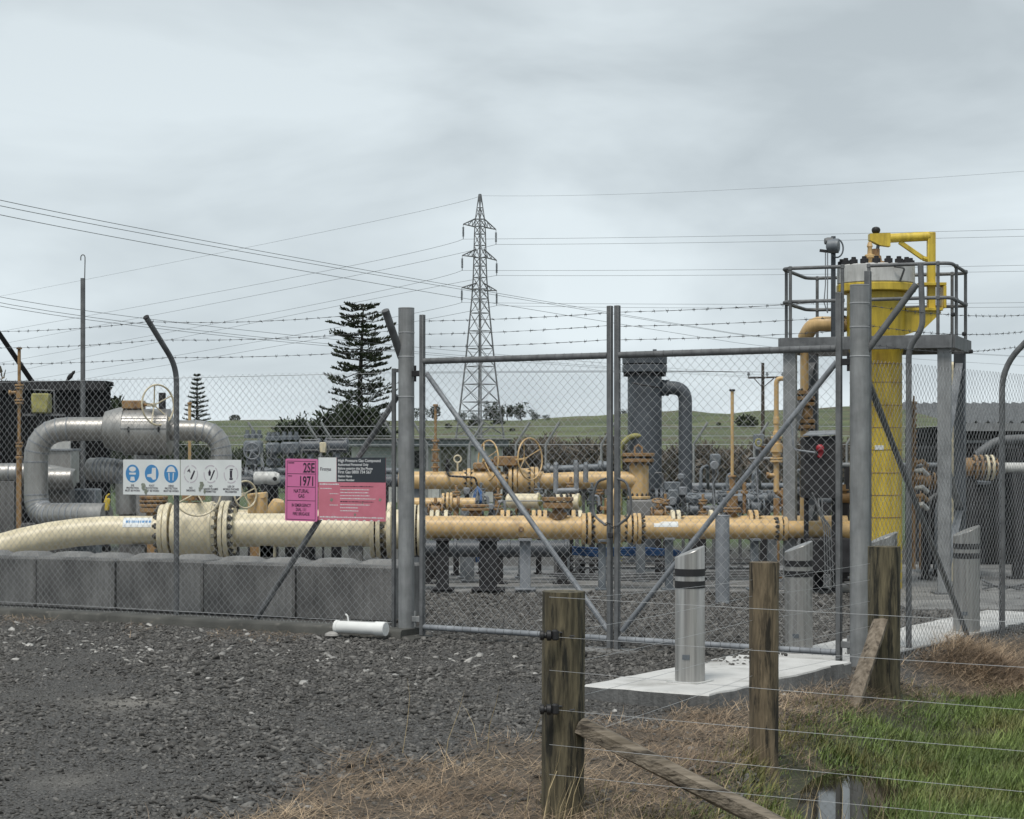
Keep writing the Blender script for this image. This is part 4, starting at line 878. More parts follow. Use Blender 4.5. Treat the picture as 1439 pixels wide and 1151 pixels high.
fl_c = P(935, 545, Yv); flange(gv, P(932, 545, Yv), XA, S(11.5, Yv), S(4, Yv), M['grey'], 8, .02, .14, M['grey']); flange(gv, P(938, 545, Yv), XA, S(11.5, Yv), S(4, Yv), M['grey'])
run(gv, [P(925, 545, Yv), P(963, 545, Yv), P(963, 700, Yv)], S(9.5, Yv), M['grey'], S(20, Yv), name='outlet_pipe')
MB().tube([P(888, 538, Yv - .3), P(915, 543, Yv - .3), P(930, 545, Yv - .1)], .012, 6).build('sensing_tube', M['black'], gv)
run(gv, fillet([P(871, 645, Yv - .2), P(871, 628, Yv - .2), P(885, 613, Yv - .2), P(901, 612, Yv - .2)], .15, 5), S(3.8, Yv), M['lich'], name='relief_pipe', seg=12)
MB().tube([P(871, 645, Yv - .2), V((P(871, 645, Yv - .2).x, Yv - .2, 0.03))], S(3.8, Yv), 12).build('relief_pipe', M['lich'], gv)
MB().tube(fillet([P(920, 665, Yv - .3), P(931, 664, Yv - .3), P(933, 700, Yv - .3)], .05, 3), .015, 6).build('drain_tube', M['galvd'], gv)
# --- grey run behind with valves
Yg = 27.6
gr_ = thing('gas_pipeline', 'low blue grey pipeline with dark valves at the foot of the grey vessel', 'pipeline', V((P(1050, 0, Yg).x, Yg, 0)))
run(gr_, [P(918, 700, Yg), P(1215, 701, Yg)], S(8, Yg), M['greym'])
for px, r_ in ((922, 14), (929, 14), (944, 14), (951, 14), (1010, 10), (1080, 11), (1086, 11), (1140, 11)): flange(gr_, P(px, 700, Yg), XA, S(r_, Yg), S(4.5, Yg), M['grey'], 8 if px < 960 else 0, .022, .15, M['dark'])
MB().lathe(P(926, 700, Yg), XA, [(0, S(8, Yg)), (S(6, Yg), S(13, Yg)), (S(16, Yg), S(13, Yg)), (S(22, Yg), S(8, Yg))], 20).build('valve_body', M['grey'], gr_)
MB().box(P(944, 683, Yg), (S(22, Yg), .25, S(12, Yg)), None, .01).build('junction_box', M['greym'], gr_)
for px, yy in ((957, 674), (978, 690), (1006, 698)): MB().lathe(P(px, yy, Yg), up, [(0, .03), (.02, .05), (.07, .05), (.09, .02)], 10).build('valve_knob', M['galvl'], gr_); MB().cyl(P(px, yy + 2, Yg), P(px, 700, Yg), .02, 8).build('valve_stem', M['galvd'], gr_)
for px in (975, 1075, 1160): leg(gr_, px, Yg, 706, .14, M['dark'])
for px, hw in ((912, 40), (1000, 28)):
    pass

# --- instrument pipework on the raised pipe
ip = thing('instrument_rack', 'blue grey impulse pipes and transmitters above the stacked tan plates', 'instruments', V((P(810, 0, 24.6).x, 24.6, 0)))
Yi = 24.7
run(ip, [P(764, 660, Yi), P(855, 656, Yi)], S(5, Yi), M['greym'], name='impulse_pipe', seg=12)
for px, yy, r_ in ((770, 657, 6), (781, 655, 6), (809, 653, 7), (823, 655, 6), (843, 655, 8), (850, 655, 7)): MB().lathe(P(px, yy, Yi), XA, [(-S(3, Yi), S(r_ - 2, Yi)), (-S(2, Yi), S(r_, Yi)), (S(2, Yi), S(r_, Yi)), (S(3, Yi), S(r_ - 2, Yi))], 14).build('fitting', M['greym'], ip)
for px, y0, y1 in ((781, 655, 695), (810, 650, 688), (823, 655, 678)): MB().tube([P(px, y0, Yi - .2), P(px, y1, Yi - .2)], S(3.6, Yi), 12).build('transmitter', M['galvl'], ip)
run(ip, [P(783, 690, Yi - .2), P(813, 689, Yi - .2)], S(4, Yi), M['galvl'], name='impulse_pipe', seg=12)
for px in (781, 811): leg(ip, px, Yi - .1, 690, .05, M['galvd'])
run(ip, fillet([P(697, 724, 23.5), P(703, 704, 23.5), P(765, 704, 23.5)], .05, 4), S(.8, Yi), M['galvl'], name='tubing', seg=8)

# --- tan vertical valve train left of the platform
Yt = 24.0
vt = thing('valve_train', 'tan vertical pipe with ball valves rising left of the platform legs', 'valve', V((P(1091, 0, Yt).x, Yt, 0)))
run(vt, [P(1112, 532, Yt), P(1091, 532, Yt), P(1091, 606, Yt)], S(3.4, Yt), M['tan'], S(7, Yt), seg=14)
stack(vt, 1091, Yt, [(586, 596, 4.5), (606, 612, 5), (613, 617, 8), (618, 624, 6), (623, 636, 8.5), (636, 642, 6), (643, 646, 9), (647, 650, 9), (650, 692, 4)], M['tan'])
run(vt, [P(1091, 690, Yt), P(1093, 692, Yt), P(1106, 700, Yt)], S(4.2, Yt), M['tand'], .04, seg=12); stack(vt, 1101, Yt, [(686, 708, 4), (708, 712, 6), (712, 735, 3)], M['tand'])
MB().tube([P(1078, 668, Yt), P(1091, 668, Yt)], S(3, Yt), 12).build('side_branch', M['tan'], vt); MB().disc(P(1079, 668, Yt), XA, S(4.5, Yt), .04).build('branch_cap', M['tand'], vt)
MB().tube([P(1083, 629, Yt), P(1100, 629, Yt)], S(4, Yt), 12).build('valve_body', M['tand'], vt)
MB().tube([P(1066, 622, Yt - .05) + V((S(4, Yt) * math.cos(t), 0, S(5, Yt) * math.sin(t))) for t in np.linspace(0, 6.28, 14, endpoint=False)], .012, 6, closed=True).build('gauge_loop', M['lich'], vt); MB().tube([P(1068, 627, Yt - .05), P(1085, 632, Yt)], .012, 6).build('gauge_arm', M['tand'], vt)
MB().tube([P(1053, 645, Yt), P(1092, 644, Yt)], S(2.2, Yt), 10).build('drain_arm', M['galvl'], vt)
leg(vt, 1091, Yt, 700, .07, M['tand'])

# ------------------------------------------------------------------ yellow vessel, platform, davit
PA = V((.933, -.36, 0)).normalized(); PBv = V((.36, .933, 0)).normalized(); FL = V((3.2, 22.1, 0)); FRr = FL + PA * 1.75; RL = FL + PBv * 1.2; RRr = FRr + PBv * 1.2
VC = FL + PA * .875 + PBv * .6; Yy = VC.y
yv = thing('yellow_vessel', 'tall yellow pressure vessel standing inside the steel platform', 'vessel', VC)
zv = lambda y: zat(y, Yy)
MB().lathe(VC, up, [(.02, .30), (zv(500), .30), (zv(480), .335), (zv(412), .335)], 44).build('shell', M['yel'], yv)
for y_ in (512, 538, 570, 601, 632, 664, 695, 726): MB().lathe(VC + up * zv(y_), up, [(-.004, .301), (-.003, .305), (.003, .305), (.004, .301)], 44).build('seam', M['tand'], yv)
MB().disc(VC + up * zv(406), up, S(55, Yy), S(11, Yy), .008, 44).build('flange', M['yel'], yv)
MB().disc(VC + up * zv(387), up, S(54, Yy), S(26, Yy), .012, 44).build('lid', M['white'], yv)
for k in range(18):
    a = 2 * math.pi * k / 18; c = VC + (XA * math.cos(a) + YA * math.sin(a)) * S(48, Yy) + up * zv(371); m4 = Matrix.Translation(c); 
    if k == 0: bmx = MB().lathe((0, 0, -.03), (0, 0, 1), [(0, .05), (.055, .05), (.06, .03), (.085, .028)], 6).mesh('bolt', M['dark'])
    inst('bolt', bmx, yv, m4)
MB().lathe(VC + up * zv(374), up, [(0, .16), (.04, .15), (.06, .07), (.12, .06), (.12, .045), (.2, .045)], 20).build('lid_hub', M['tand'], yv)
MB().lathe(VC + V((-.09, -.1, zv(374))), up, [(0, .03), (.08, .03), (.09, .06), (.12, .06), (.13, .03), (.2, .025), (.22, .035), (.27, .02)], 14).build('relief_valve', M['tan'], yv)
MB().tube(fillet([VC + V((.2, -S(54, Yy) * .9, zv(399))), VC + V((.24, -.47, zv(382))), VC + V((.12, -.47, zv(380)))], .03, 4), .012, 6).build('lid_handle', M['galvd'], yv)
MB().box(VC + V((-.02, -.303, zv(629))), (.1, .008, .05)).build('name_plate', M['sign_white'], yv)
dv = lambda px, y: P(px, y, Yy)
# bracket and davit on the right of the vessel
brk = MB(); brk.prism([dv(1268, 437) - YA * .1, dv(1318, 437) - YA * .1, dv(1320, 440) - YA * .1, dv(1296, 463) - YA * .1, dv(1268, 472) - YA * .1], YA * .02); brk.build('bracket_plate', M['yel'], yv, smooth=False)
brk = MB(); brk.prism([dv(1268, 437) + YA * .1, dv(1318, 437) + YA * .1, dv(1320, 440) + YA * .1, dv(1296, 463) + YA * .1, dv(1268, 472) + YA * .1], YA * .02); brk.build('bracket_plate', M['yel'], yv, smooth=False)
MB().box(dv(1296, 435.5), (S(52, Yy), .26, S(4, Yy)), None, .003).build('bracket_shelf', M['yel'], yv)
MB().box(dv(1308, 400), (S(38, Yy), .24, S(4, Yy)), None, .003).build('bracket_shelf', M['yel'], yv)
MB().box(dv(1325, 418), (S(4, Yy), .24, S(31, Yy)), None, .003).build('bracket_cheek', M['yel'], yv)
MB().box(dv(1308.5, 381), (S(11, Yy), .09, S(109, Yy)), None, .008).build('davit_post', M['yel'], yv)
MB().tube([dv(1246, 335), dv(1306, 332)], S(6.5, Yy), 18).build('davit_arm', M['yel'], yv)
MB().prism([dv(1221, 329) - YA * .06, dv(1250, 328) - YA * .06, dv(1250, 347) - YA * .06, dv(1235, 345) - YA * .06, dv(1221, 338) - YA * .06], YA * .12).build('davit_head', M['yel'], yv, smooth=False)
MB().bar(dv(1264, 340), dv(1297, 363), .05, .05, bev=.005).build('davit_brace', M['yel'], yv)
MB().tube([dv(1297, 363), dv(1304, 365)], .03, 8).build('brace_foot', M['yel'], yv)
MB().lathe(dv(1231, 329), up, [(0, .02), (.02, .045), (.05, .052), (.075, .04), (.085, .015)], 14).build('hoist_knob', M['black'], yv)
MB().tube([dv(1234, 345), VC + up * zv(362)], .02, 10).build('hoist_rod', M['greym'], yv)

pf = thing('access_platform', 'grey steel access platform with handrails around the yellow vessel', 'platform', FL)
zd = zat(484, 22.0); zl = zd - .07
for k, c in enumerate((FL, FRr, RL, RRr)):
    MB().bar(c + up * .03, c + up * zl, .145 if k < 2 else .13, .10, up=PBv, bev=.006).build('leg', M['galv'] if k < 2 else M['grey'], pf)
    MB().box(c + up * .04, (.26, .26, .02), None, .003).build('foot_plate', M['galvd'], pf)
def edge(a, b, w_, h_, nm, m_, z): MB().bar(a + up * z, b + up * z, w_, h_, bev=.004).build(nm, M[m_], pf)
o_ = .10
c1, c2, c3, c4 = FL - PA * o_ - PBv * o_, FRr + PA * o_ - PBv * o_, RRr + PA * o_ + PBv * o_, RL - PA * o_ + PBv * o_
edge(c1, c2, .05, .15, 'deck_beam', 'galvd', zd); edge(c2 + PBv * .03, c3 - PBv * .03, .05, .148, 'deck_beam', 'galvd', zd); edge(c3, c4, .05, .15, 'deck_beam', 'galvd', zd); edge(c4 - PBv * .03, c1 + PBv * .03, .05, .148, 'deck_beam', 'galvd', zd)
# grating bars on both sides of the vessel
gt = MB()
k = .06
while k < 1.9:
    a = c1 + PA * k; mid_ = abs(k - (.875 + o_))
    if mid_ > .42: gt.bar(a + PBv * .03 + up * (zd + .055), a + PBv * 1.37 + up * (zd + .055), .006, .03)
    else:
        hh = math.sqrt(max(.45 ** 2 - mid_ ** 2, .01)); gt.bar(a + PBv * .03 + up * (zd + .055), a + PBv * (.7 - hh) + up * (zd + .055), .006, .03); gt.bar(a + PBv * (.7 + hh) + up * (zd + .055), a + PBv * 1.37 + up * (zd + .055), .006, .03)
    k += .04
tag(gt.build('grating', M['galvd'], pf, smooth=False), kind='stuff')
for zr in (zat(377, 22), zat(424, 22)):
    i_ = .02; loop = [c1 + (PA + PBv) * i_ , c2 + (-PA + PBv) * i_, c3 - (PA + PBv) * i_, c4 + (PA - PBv) * i_]
    # two rails with a gap at the front for the ladder
    g1, g2 = c1 + PA * .72 + PBv * i_, c1 + PA * 1.02 + PBv * i_
    MB().tube(fillet([q + up * zr for q in (g2, loop[1], loop[2], loop[3], loop[0], g1)], .16, 7), .021, 10).build('handrail', M['galvd'], pf)
for q in (c1 + PA * .12 + PBv * .02, c1 + PA * .72 + PBv * .02, c1 + PA * 1.02 + PBv * .02, c2 - PA * .16 + PBv * .02, c2 + PBv * .45 - PA * .02, c3 - PBv * .2 - PA * .02, c3 - PA * .2 - PBv * .02, c4 + PA * .6 - PBv * .02, c4 + PA * .14 - PBv * .02, c1 + PBv * .25 + PA * .02):
    sq = MB().tube([q + up * (zd - .05), q + up * zat(378, 22)], .019, 10).build('stanchion', M['galvd'], pf)
    for zr in (zat(377, 22), zat(424, 22)): MB().lathe(q + up * zr, up, [(-.026, .01), (-.018, .026), (.018, .026), (.026, .01)], 10).build('clamp', M['galvd'], sq)
for a, b, m_ in ((RRr + up * (zl - .08), FRr + up * 1.55, 'galvl'), (FRr + up * 1.5, RRr + up * .95, 'galvl'), (RRr + up * .95, FRr + up * .2, 'galvl'), (RL + up * (zl - .05), FL + up * 1.7, 'galvd'), (RL + up * 1.0, FL + up * .15, 'galvd')):
    MB().bar(a, b, .09, .012, bev=.002).build('diagonal_brace', M[m_], pf)
# transmitter mast and bits on the platform
ts = thing('transmitter_mast', 'grey instrument head on a short mast at the left of the platform', 'instrument', P(1171, 480, 22.3))
MB().box(P(1171, 406, 22.3), (S(6, 22.3), S(6, 22.3), S(148, 22.3)), None, .004).build('mast', M['grey'], ts)
MB().lathe(P(1161, 346, 22.2), (1, -.3, 0), [(0, .03), (.02, .075), (.10, .085), (.14, .085), (.155, .05)], 18).build('instrument_head', M['greym'], ts)
MB().lathe(P(1159, 339, 22.2), (1, .1, 0), [(0, .035), (.03, .045), (.09, .045), (.1, .03)], 14).build('terminal_box', M['galvd'], ts)
MB().tube([P(1176, 349, 22.2) + V((S(9, 22) * math.cos(t), 0, S(13, 22) * math.sin(t))) for t in np.linspace(-2.6, 1.9, 16)], .01, 6).build('cable_loop', M['greym'], ts)
for dx in (0, 3): MB().tube([P(1160 + dx, 355, 22.15), P(1160 + dx, 400, 22.15), P(1158 + dx * 1.5, 425, 22.15), P(1163, 440, 22.15)], .007, 6).build('tubing', M['galvl'], ts)
MB().bar(P(1152, 352, 22.2), P(1168, 354, 22.2), .04, .03).build('bracket', M['dark'], ts)
tpv = thing('inlet_pipe', 'tan elbow pipe entering the yellow vessel above the platform deck', 'pipe', V((P(1132, 0, 22.6).x, 22.6, 0)))
run(tpv, [VC + up * zv(455) - PA * .2, P(1142, 455, 22.6), P(1131, 475, 22.75)], S(10.5, 22.6), M['tan'], .12, seg=20); run(tpv, [P(1130.5, 470, 22.75), P(1130, 760, 22.75)], S(6, 22.6), M['tan'], seg=16)
flange(tpv, P(1183, 455, 22.45), PA, S(13, 22), .05, M['yel'], 8, .016); 
for y_ in (552, 560, 568, 592, 600): flange(tpv, P(1130, y_, 22.75), up, S(16, 22), .045, M['tand'], 8, .018)
MB().tube([P(1130, 572, 22.75), P(1130, 588, 22.75)], S(13, 22), 18).build('valve_body', M['tand'], tpv)
cbx = thing('control_box', 'dark instrument box with sloping lid and red tag below the platform', 'control box', V((P(1154, 0, 21.6).x, 21.6, 0)))
Yx = 21.6
MB().prism([P(1131, 700, Yx), P(1176, 700, Yx), P(1176, 612, Yx), P(1131, 614, Yx)], YA * .35).build('case', M['dark'], cbx, smooth=False)
MB().prism([P(1128, 613, Yx - .05), P(1180, 611, Yx - .05), P(1177, 606, Yx + .3), P(1138, 607, Yx + .3)], up * .012).build('lid', M['galvl'], cbx, smooth=False)
MB().lathe(P(1152, 630, Yx - .03), (0, -1, 0), [(-.03, .03), (0, .045), (.03, .045), (.05, .02)], 10).build('red_knob', M['red'], cbx); MB().box(P(1153, 638, Yx - .03), (.05, .03, .09), Matrix.Rotation(.3, 3, 'Y'), .008).build('red_tag', M['red'], cbx)
MB().tube(fillet([P(1109, 590, Yx - .05), P(1113, 600, Yx - .05), P(1115, 632, Yx - .05), P(1145, 636, Yx - .05)], .06, 4), .012, 8).build('tubing', M['galvl'], cbx)
for px in (1133, 1172): leg(cbx, px, Yx + .2, 700, .05, M['dark'])
for k in range(4): MB().tube(fillet([P(1140 + 5 * k, 700, Yx), P(1141 + 5 * k, 690 + 12 * k, Yx - .05), P(1158 + 3 * k, 740, Yx - .05), P(1160 + 4 * k, 826, Yx - .05)], .05, 4), .008, 6).build('tubing', M['galvd'], cbx)
MB().box(P(1160, 780, Yx + .3), (.5, .5, .4), None, .02).build('base_block', M['dark'], cbx)

# ------------------------------------------------------------------ silver clad pipework on the left
Ys = 24.5
sv = thing('clad_pipe', 'silver aluminium clad pipe loop with fat insulated valve above the cream pipeline', 'pipe', V((P(50, 0, Ys).x, Ys, 0)))
def clad(root, pts, r, fil, ring_every=None, n=5, name='cladding'):
    path = fillet(pts, fil, n); o = MB().tube(path, r, 26).build(name, M['silver'], root, ang=14)
    for i in range(1, len(path) - 1):
        d = (path[i + 1] - path[i - 1]).normalized(); MB().lathe(path[i], d, [(-.009, r * .995), (-.007, r * 1.035), (.007, r * 1.035), (.009, r * .995)], 26).build('band', M['galvl'], o)
    return o
rs = S(16.8, Ys)
clad(sv, [P(150, 724, Ys - .5), P(92, 724, Ys - .3), P(51, 724, Ys), P(50, 603, Ys), P(170, 603, Ys)], rs, S(46, Ys), n=6)
MB().lathe(P(146, 604, Ys), XA, [(0, rs), (S(3, Ys), S(26, Ys)), (S(20, Ys), S(31, Ys)), (S(30, Ys), S(32.5, Ys)), (S(30, Ys), S(31.5, Ys))], 36).build('end_cone', M['silver'], sv)
MB().lathe(P(175, 607, Ys), XA, [(0, S(31, Ys)), (S(1, Ys), S(32.5, Ys)), (S(64, Ys), S(32.5, Ys)), (S(65, Ys), S(30, Ys))], 36).build('valve_cladding', M['silver'], sv)
for yy in (589, 603): MB().bar(P(176, yy, Ys) - YA * S(31.5 if yy < 600 else 32.6, Ys), P(239, yy, Ys) - YA * S(31.5 if yy < 600 else 32.6, Ys), .006, .012).build('lap_seam', M['galvd'], sv)
for px in (187, 229): MB().box(P(px, 604, Ys) - YA * S(33.4, Ys), (.02, .02, .07)).build('toggle_clip', M['dark'], sv)
clad(sv, [P(240, 605, Ys), P(311, 605, Ys), P(312, 720, Ys)], S(14.5, Ys), S(36, Ys), n=6)
MB().box(P(188, 569, Ys), (S(29, Ys), .22, S(12, Ys)), None, .012).build('gearbox', M['tand'], sv)
wheel(sv, P(222, 569, Ys - .3), (1, -.85, .05), S(28, Ys), M['cream'], .012, 5, dish=.3)
MB().tube([P(216, 569, Ys - .22), P(200, 569, Ys)], .02, 8).build('gear_shaft', M['tand'], sv); MB().cyl(P(228, 576, Ys), P(228, 552, Ys), S(5, Ys), 14).build('indicator', M['dark'], sv)
leg(sv, 206, Ys, 640, .22, M['concm']); leg(sv, 50, Ys, 735, .3, M['concd'])
s2p = thing('clad_pipe', 'lower silver clad elbow behind the safety sign', 'pipe', V((P(178, 0, Ys + .3).x, Ys + .3, 0)))
clad(s2p, [P(128, 660, Ys + .4), P(150, 660, Ys + .3), P(178, 664, Ys + .3), P(180, 722, Ys + .3)], S(17, Ys), S(34, Ys), n=5); leg(s2p, 180, Ys + .3, 715, .2, M['concd'])
s3p = thing('clad_pipe', 'silver clad horizontal pipe at the left edge of the picture', 'pipe', V((P(0, 0, 25.5).x, 25.5, 0)))
clad(s3p, [P(-90, 665, 25.5), P(-20, 665, 25.5), P(20, 665, 25.5), P(60, 665, 25.5), P(104, 673, 25.5)], S(14, 25.5), .05, n=1); leg(s3p, 10, 25.5, 676, .25, M['concd']); leg(s3p, -60, 25.5, 676, .25, M['concd'])
MB().lathe(P(64, 673, 25.2), XA, [(0, S(10, 25)), (S(4, 25), S(15, 25)), (S(38, 25), S(15, 25)), (S(41, 25), S(12, 25))], 24).build('clad_barrel', M['silver'], s3p)
bx = thing('clad_box', 'silver sheet metal valve box between the clad pipes', 'box', V((P(86, 0, 26).x, 26, 0)))
MB().box(P(86, 656, 26), (S(40, 26), .5, S(46, 26)), None, .012).build('box_shell', M['silver'], bx); MB().box(P(86, 632, 26), (S(43, 26), .55, S(3, 26)), None, .004).build('box_lid', M['galvl'], bx); leg(bx, 86, 26, 680, .3, M['concd'])
lb = thing('lichen_box', 'square lichen covered box on a stand before the black wall', 'box', V((P(58, 0, 27).x, 27, 0)))
MB().box(P(58.5, 567, 27), (S(24, 27), .24, S(28, 27)), None, .02).build('box_shell', M['lich'], lb); leg(lb, 58, 27, 581, .08, M['dark']); MB().bar(P(32, 583, 27), P(92, 583, 27), .05, .03).build('stand_arm', M['galvd'], lb)
MB().tube([P(76, 549, 27), P(77, 583, 27)], .012, 6).build('stand_frame', M['galvd'], lb); MB().tube([P(46, 548, 27), P(77, 549, 27)], .012, 6).build('stand_frame', M['galvd'], lb)
sp_ = thing('standpipe', 'rusty tan standpipe with flanged valve at the left edge', 'standpipe', V((P(27, 0, 25.0).x, 25.0, 0)))
stack(sp_, 27, 25.0, [(488, 491, 4), (491, 540, 2.3), (540, 543, 6.5), (544, 547, 6), (547, 560, 4.5), (561, 564, 6.5), (565, 568, 6), (568, 621, 2.3), (621, 624, 5.5), (625, 629, 5), (629, 640, 3.5), (641, 645, 5), (645, 665, 4)], M['tand'])
MB().tube([P(14, 552, 25.0), P(27, 551, 25.0)], S(2.4, 25), 10).build('side_branch', M['tand'], sp_); MB().disc(P(14, 552, 25.0), XA, S(4, 25), .03).build('branch_cap', M['tand'], sp_)
leg(sp_, 27, 25.0, 664, .06, M['tand'])
mp_ = thing('vent_mast', 'tall thin galvanised mast with hooked tip in front of the black wall', 'mast', V((P(116.5, 0, 26.5).x, 26.5, 0)))
MB().cyl(V((P(116.5, 0, 26.5).x, 26.5, .03)), P(116.5, 391, 26.5), S(3.3, 26.5), 14).build('mast_tube', M['galvd'], mp_)
MB().tube([P(119, 391, 26.5), P(119.5, 366, 26.5)] + [P(116.5 + 3 * math.cos(t), 362 - 4 * math.sin(t), 26.5) for t in np.linspace(0, 3.14, 7)] + [P(113.5, 366, 26.5)], S(.75, 26.5), 8).build('hooked_tip', M['galvd'], mp_)
MB().box(V((P(122, 0, 26.6).x, 26.6, .55)), (S(34, 26.6), .4, 1.1), None, .02).build('mast_plinth', M['greym'], mp_)
cs = thing('standpipe', 'thin tan standpipe rising beside the sign post', 'standpipe', V((P(266.5, 0, 25.0).x, 25, 0)))
MB().cyl(V((P(266.5, 0, 25).x, 25, .03)), P(266.5, 568, 25.0), S(2.2, 25), 10).build('pipe_run', M['tan'], cs); MB().disc(P(266.5, 567, 25), up, S(3.4, 25), .03).build('cap', M['tand'], cs)
vb_ = thing('tan_valve', 'rust brown flanged valve bonnet behind the cream pipe, below the safety sign', 'valve', V((P(216, 0, 23.2).x, 23.2, 0)))
stack(vb_, 216, 23.2, [(697, 701, 20), (702, 706, 19), (708, 712, 20), (713, 720, 19), (720, 735, 11)], M['tand']); flange(vb_, P(216, 704, 23.2), up, S(20, 23), .03, M['tand'], 14, .02, .1); leg(vb_, 216, 23.2, 735, .16, M['tand'])
v2 = thing('tan_valve', 'ochre gear valve with thin handwheel left of the pink hazard plate', 'valve', V((P(360, 0, 23.2).x, 23.2, 0)))
MB().box(P(362, 697, 23.2), (S(26, 23.2), .22, S(9, 23.2)), Matrix.Rotation(-.1, 3, 'Y'), .012).build('gearbox', M['tan'], v2); wheel(v2, P(345, 695, 22.95), (1, -1, 0), S(19, 23), M['cream'], .011, 4); MB().cyl(P(362, 722, 23.2), P(362, 700, 23.2), .12, 16).build('valve_neck', M['tan'], v2)
leg(v2, 362, 23.2, 722, .16, M['tand']); MB().tube([P(350, 696, 23.0), P(362, 697, 23.2)], .016, 8).build('gear_shaft', M['tan'], v2)
run(v2, [P(300, 726, 23.3), P(400, 726, 23.3), P(560, 726, 23.3)], S(10, 23.3), M['cream'], name='pipe_run')
MB().lathe(P(388, 722, 23.0), (.2, -.3, 1), [(0, S(12, 23)), (S(10, 23), S(13, 23)), (S(20, 23), S(8, 23))], 18).build('pipe_tee', M['tan'], v2)
yt = thing('yellow_valve_tag', 'small bright yellow valve lever beside the lower clad elbow', 'lever', P(151, 720, 23.6)); MB().box(P(151, 709, 23.6), (S(6, 23.6), .05, S(18, 23.6)), Matrix.Rotation(.15, 3, 'Y'), .01).build('lever', M['yel'], yt); MB().tube([P(147, 706, 23.6), P(150, 697, 23.6), P(154, 694, 23.6)], .012, 6).build('lever_wire', M['yel'], yt); leg(yt, 151, 23.6, 717, .04, M['dark'])
wpn = thing('white_panel', 'white painted panel glimpsed through the silver pipe loop', 'panel', V((P(83, 0, 28).x, 28, 0))); MB().box(P(83, 628, 28), (S(32, 28), .05, S(22, 28)), None, .005).build('panel', M['white'], wpn); leg(wpn, 83, 28, 638, .06, M['galvd'])

# ------------------------------------------------------------------ grey actuated valves in the middle distance
def actuator_valve(px, Y, yc, hw, hh, label, wheel_=False, barrel=True):
    t = thing('actuated_valve', label, 'valve', V((P(px, 0, Y).x, Y, 0)), 'grey actuated valves')
    a = P(px - hw, yc, Y); L = S(2 * hw, Y); r = S(hh, Y)
    if barrel:
        MB().lathe(a, XA, [(0, r * .7), (.02, r), (L * .12, r), (L * .12, r * .88), (L * .85, r * .88), (L * .85, r), (L - .02, r), (L, r * .7)], 26).build('barrel', pmat('slate_actuator_paint', (.11, .125, .145), (.07, .08, .095), 6, .5), t)
        for k in range(4):
            an = k * 1.57 + .6; q = V((0, math.cos(an), math.sin(an))) * r * .95; MB().cyl(a + XA * .02 + q, a + XA * (L - .02) + q, .015, 6).build('tie_rod', M['galvd'], t)
    else:
        MB().box(P(px, yc, Y), (L, .35, 2 * r), None, .03).build('housing', M['greym'], t)
        for k in range(3): MB().lathe(P(px - hw * .7 + k * hw * .7, yc - hh - 3, Y), up, [(0, .05), (.05, .05), (.06, .03), (.12, .03)], 10).build('fitting', M['greym'], t)
    MB().cyl(P(px, yc + hh, Y), P(px, yc + hh + 16, Y), S(5, Y), 14).build('yoke', M['greym'], t)
    for k in range(2): MB().disc(P(px, yc + hh + 9 + k * 5, Y), up, S(10, Y), .05).build('flange', M['greym'], t)
    MB().lathe(P(px - 11, 668, Y), XA, [(0, S(7, Y)), (S(5, Y), S(10, Y)), (S(17, Y), S(10, Y)), (S(22, Y), S(7, Y))], 20).build('valve_body', M['greym'], t)
    for dx in (-9, 9): flange(t, P(px + dx, 668, Y), XA, S(12, Y), .05, M['greym'], 8, .025, .12, M['dark'])
    MB().cyl(P(px, yc + hh + 14, Y), P(px, 664, Y), S(4, Y), 12).build('stem', M['greym'], t)
    leg(t, px, Y, 674, .14, M['dark'])
    for k in range(1 if barrel else 2):
        x0 = px - hw * .6 + k * hw * .5; MB().tube(fillet([P(x0, yc, Y - .3), P(x0 - 4, yc + hh * 1.6, Y - .35), P(x0 + 7, yc + hh * 2.2, Y - .3), P(px, 662, Y - .15)], .05, 4), .012, 6).build('tubing', M['galvd'], t)
    if wheel_:
        wheel(t, P(px - 2, yc + 6, Y - .4), (.2, -1, 0), S(11, Y), M['galvl'], .01, 5); wheel(t, P(px + 2, yc + 26, Y - .35), (-.2, -1, .1), S(13, Y), M['galvl'], .008, 3)
    return t
actuator_valve(356, 27.5, 628, 12, 9, 'grey valve with looping handwheels right of the silver pipe elbow', True, False)
actuator_valve(384, 28.2, 630, 9, 8, 'grey valve housing second from the silver pipe elbow', False, False)
actuator_valve(408, 28.6, 630, 12, 9, 'grey valve housing above the pink hazard plate', False, False)
actuator_valve(436, 28.0, 627, 16, 11, 'dark grey barrel actuator above the notice sign, left of the pair')
actuator_valve(473, 28.0, 626, 17, 11, 'dark grey barrel actuator above the notice sign, right of the pair')
gh = thing('gas_pipeline', 'grey pipeline carrying the row of grey actuated valves', 'pipeline', V((P(420, 0, 28).x, 28, 0))); run(gh, [P(318, 662, 27.9), P(560, 662, 28.3)], S(4.5, 28), M['greym']); run(gh, [P(318, 676, 27.4), P(560, 676, 27.4)], S(8, 28), M['grey'])
for px in (330, 430, 540): leg(gh, px, 27.8, 680, .12, M['dark'])
sc_ = thing('silencer', 'silver cylinder with rounded end and dark port left of the pink plate', 'cylinder', V((P(376, 0, 26.4).x, 26.4, 0)))
MB().lathe(P(357, 672, 26.4), XA, [(0, S(8, 26)), (S(2, 26), S(9.5, 26)), (S(30, 26), S(9.5, 26)), (S(36, 26), S(7, 26)), (S(38, 26), S(3, 26))], 22).build('shell', M['white'], sc_); MB().disc(P(386, 673, 26.05), (.3, -1, 0), S(3, 26), .04).build('port', M['black'], sc_); leg(sc_, 372, 26.4, 680, .1, M['dark'])
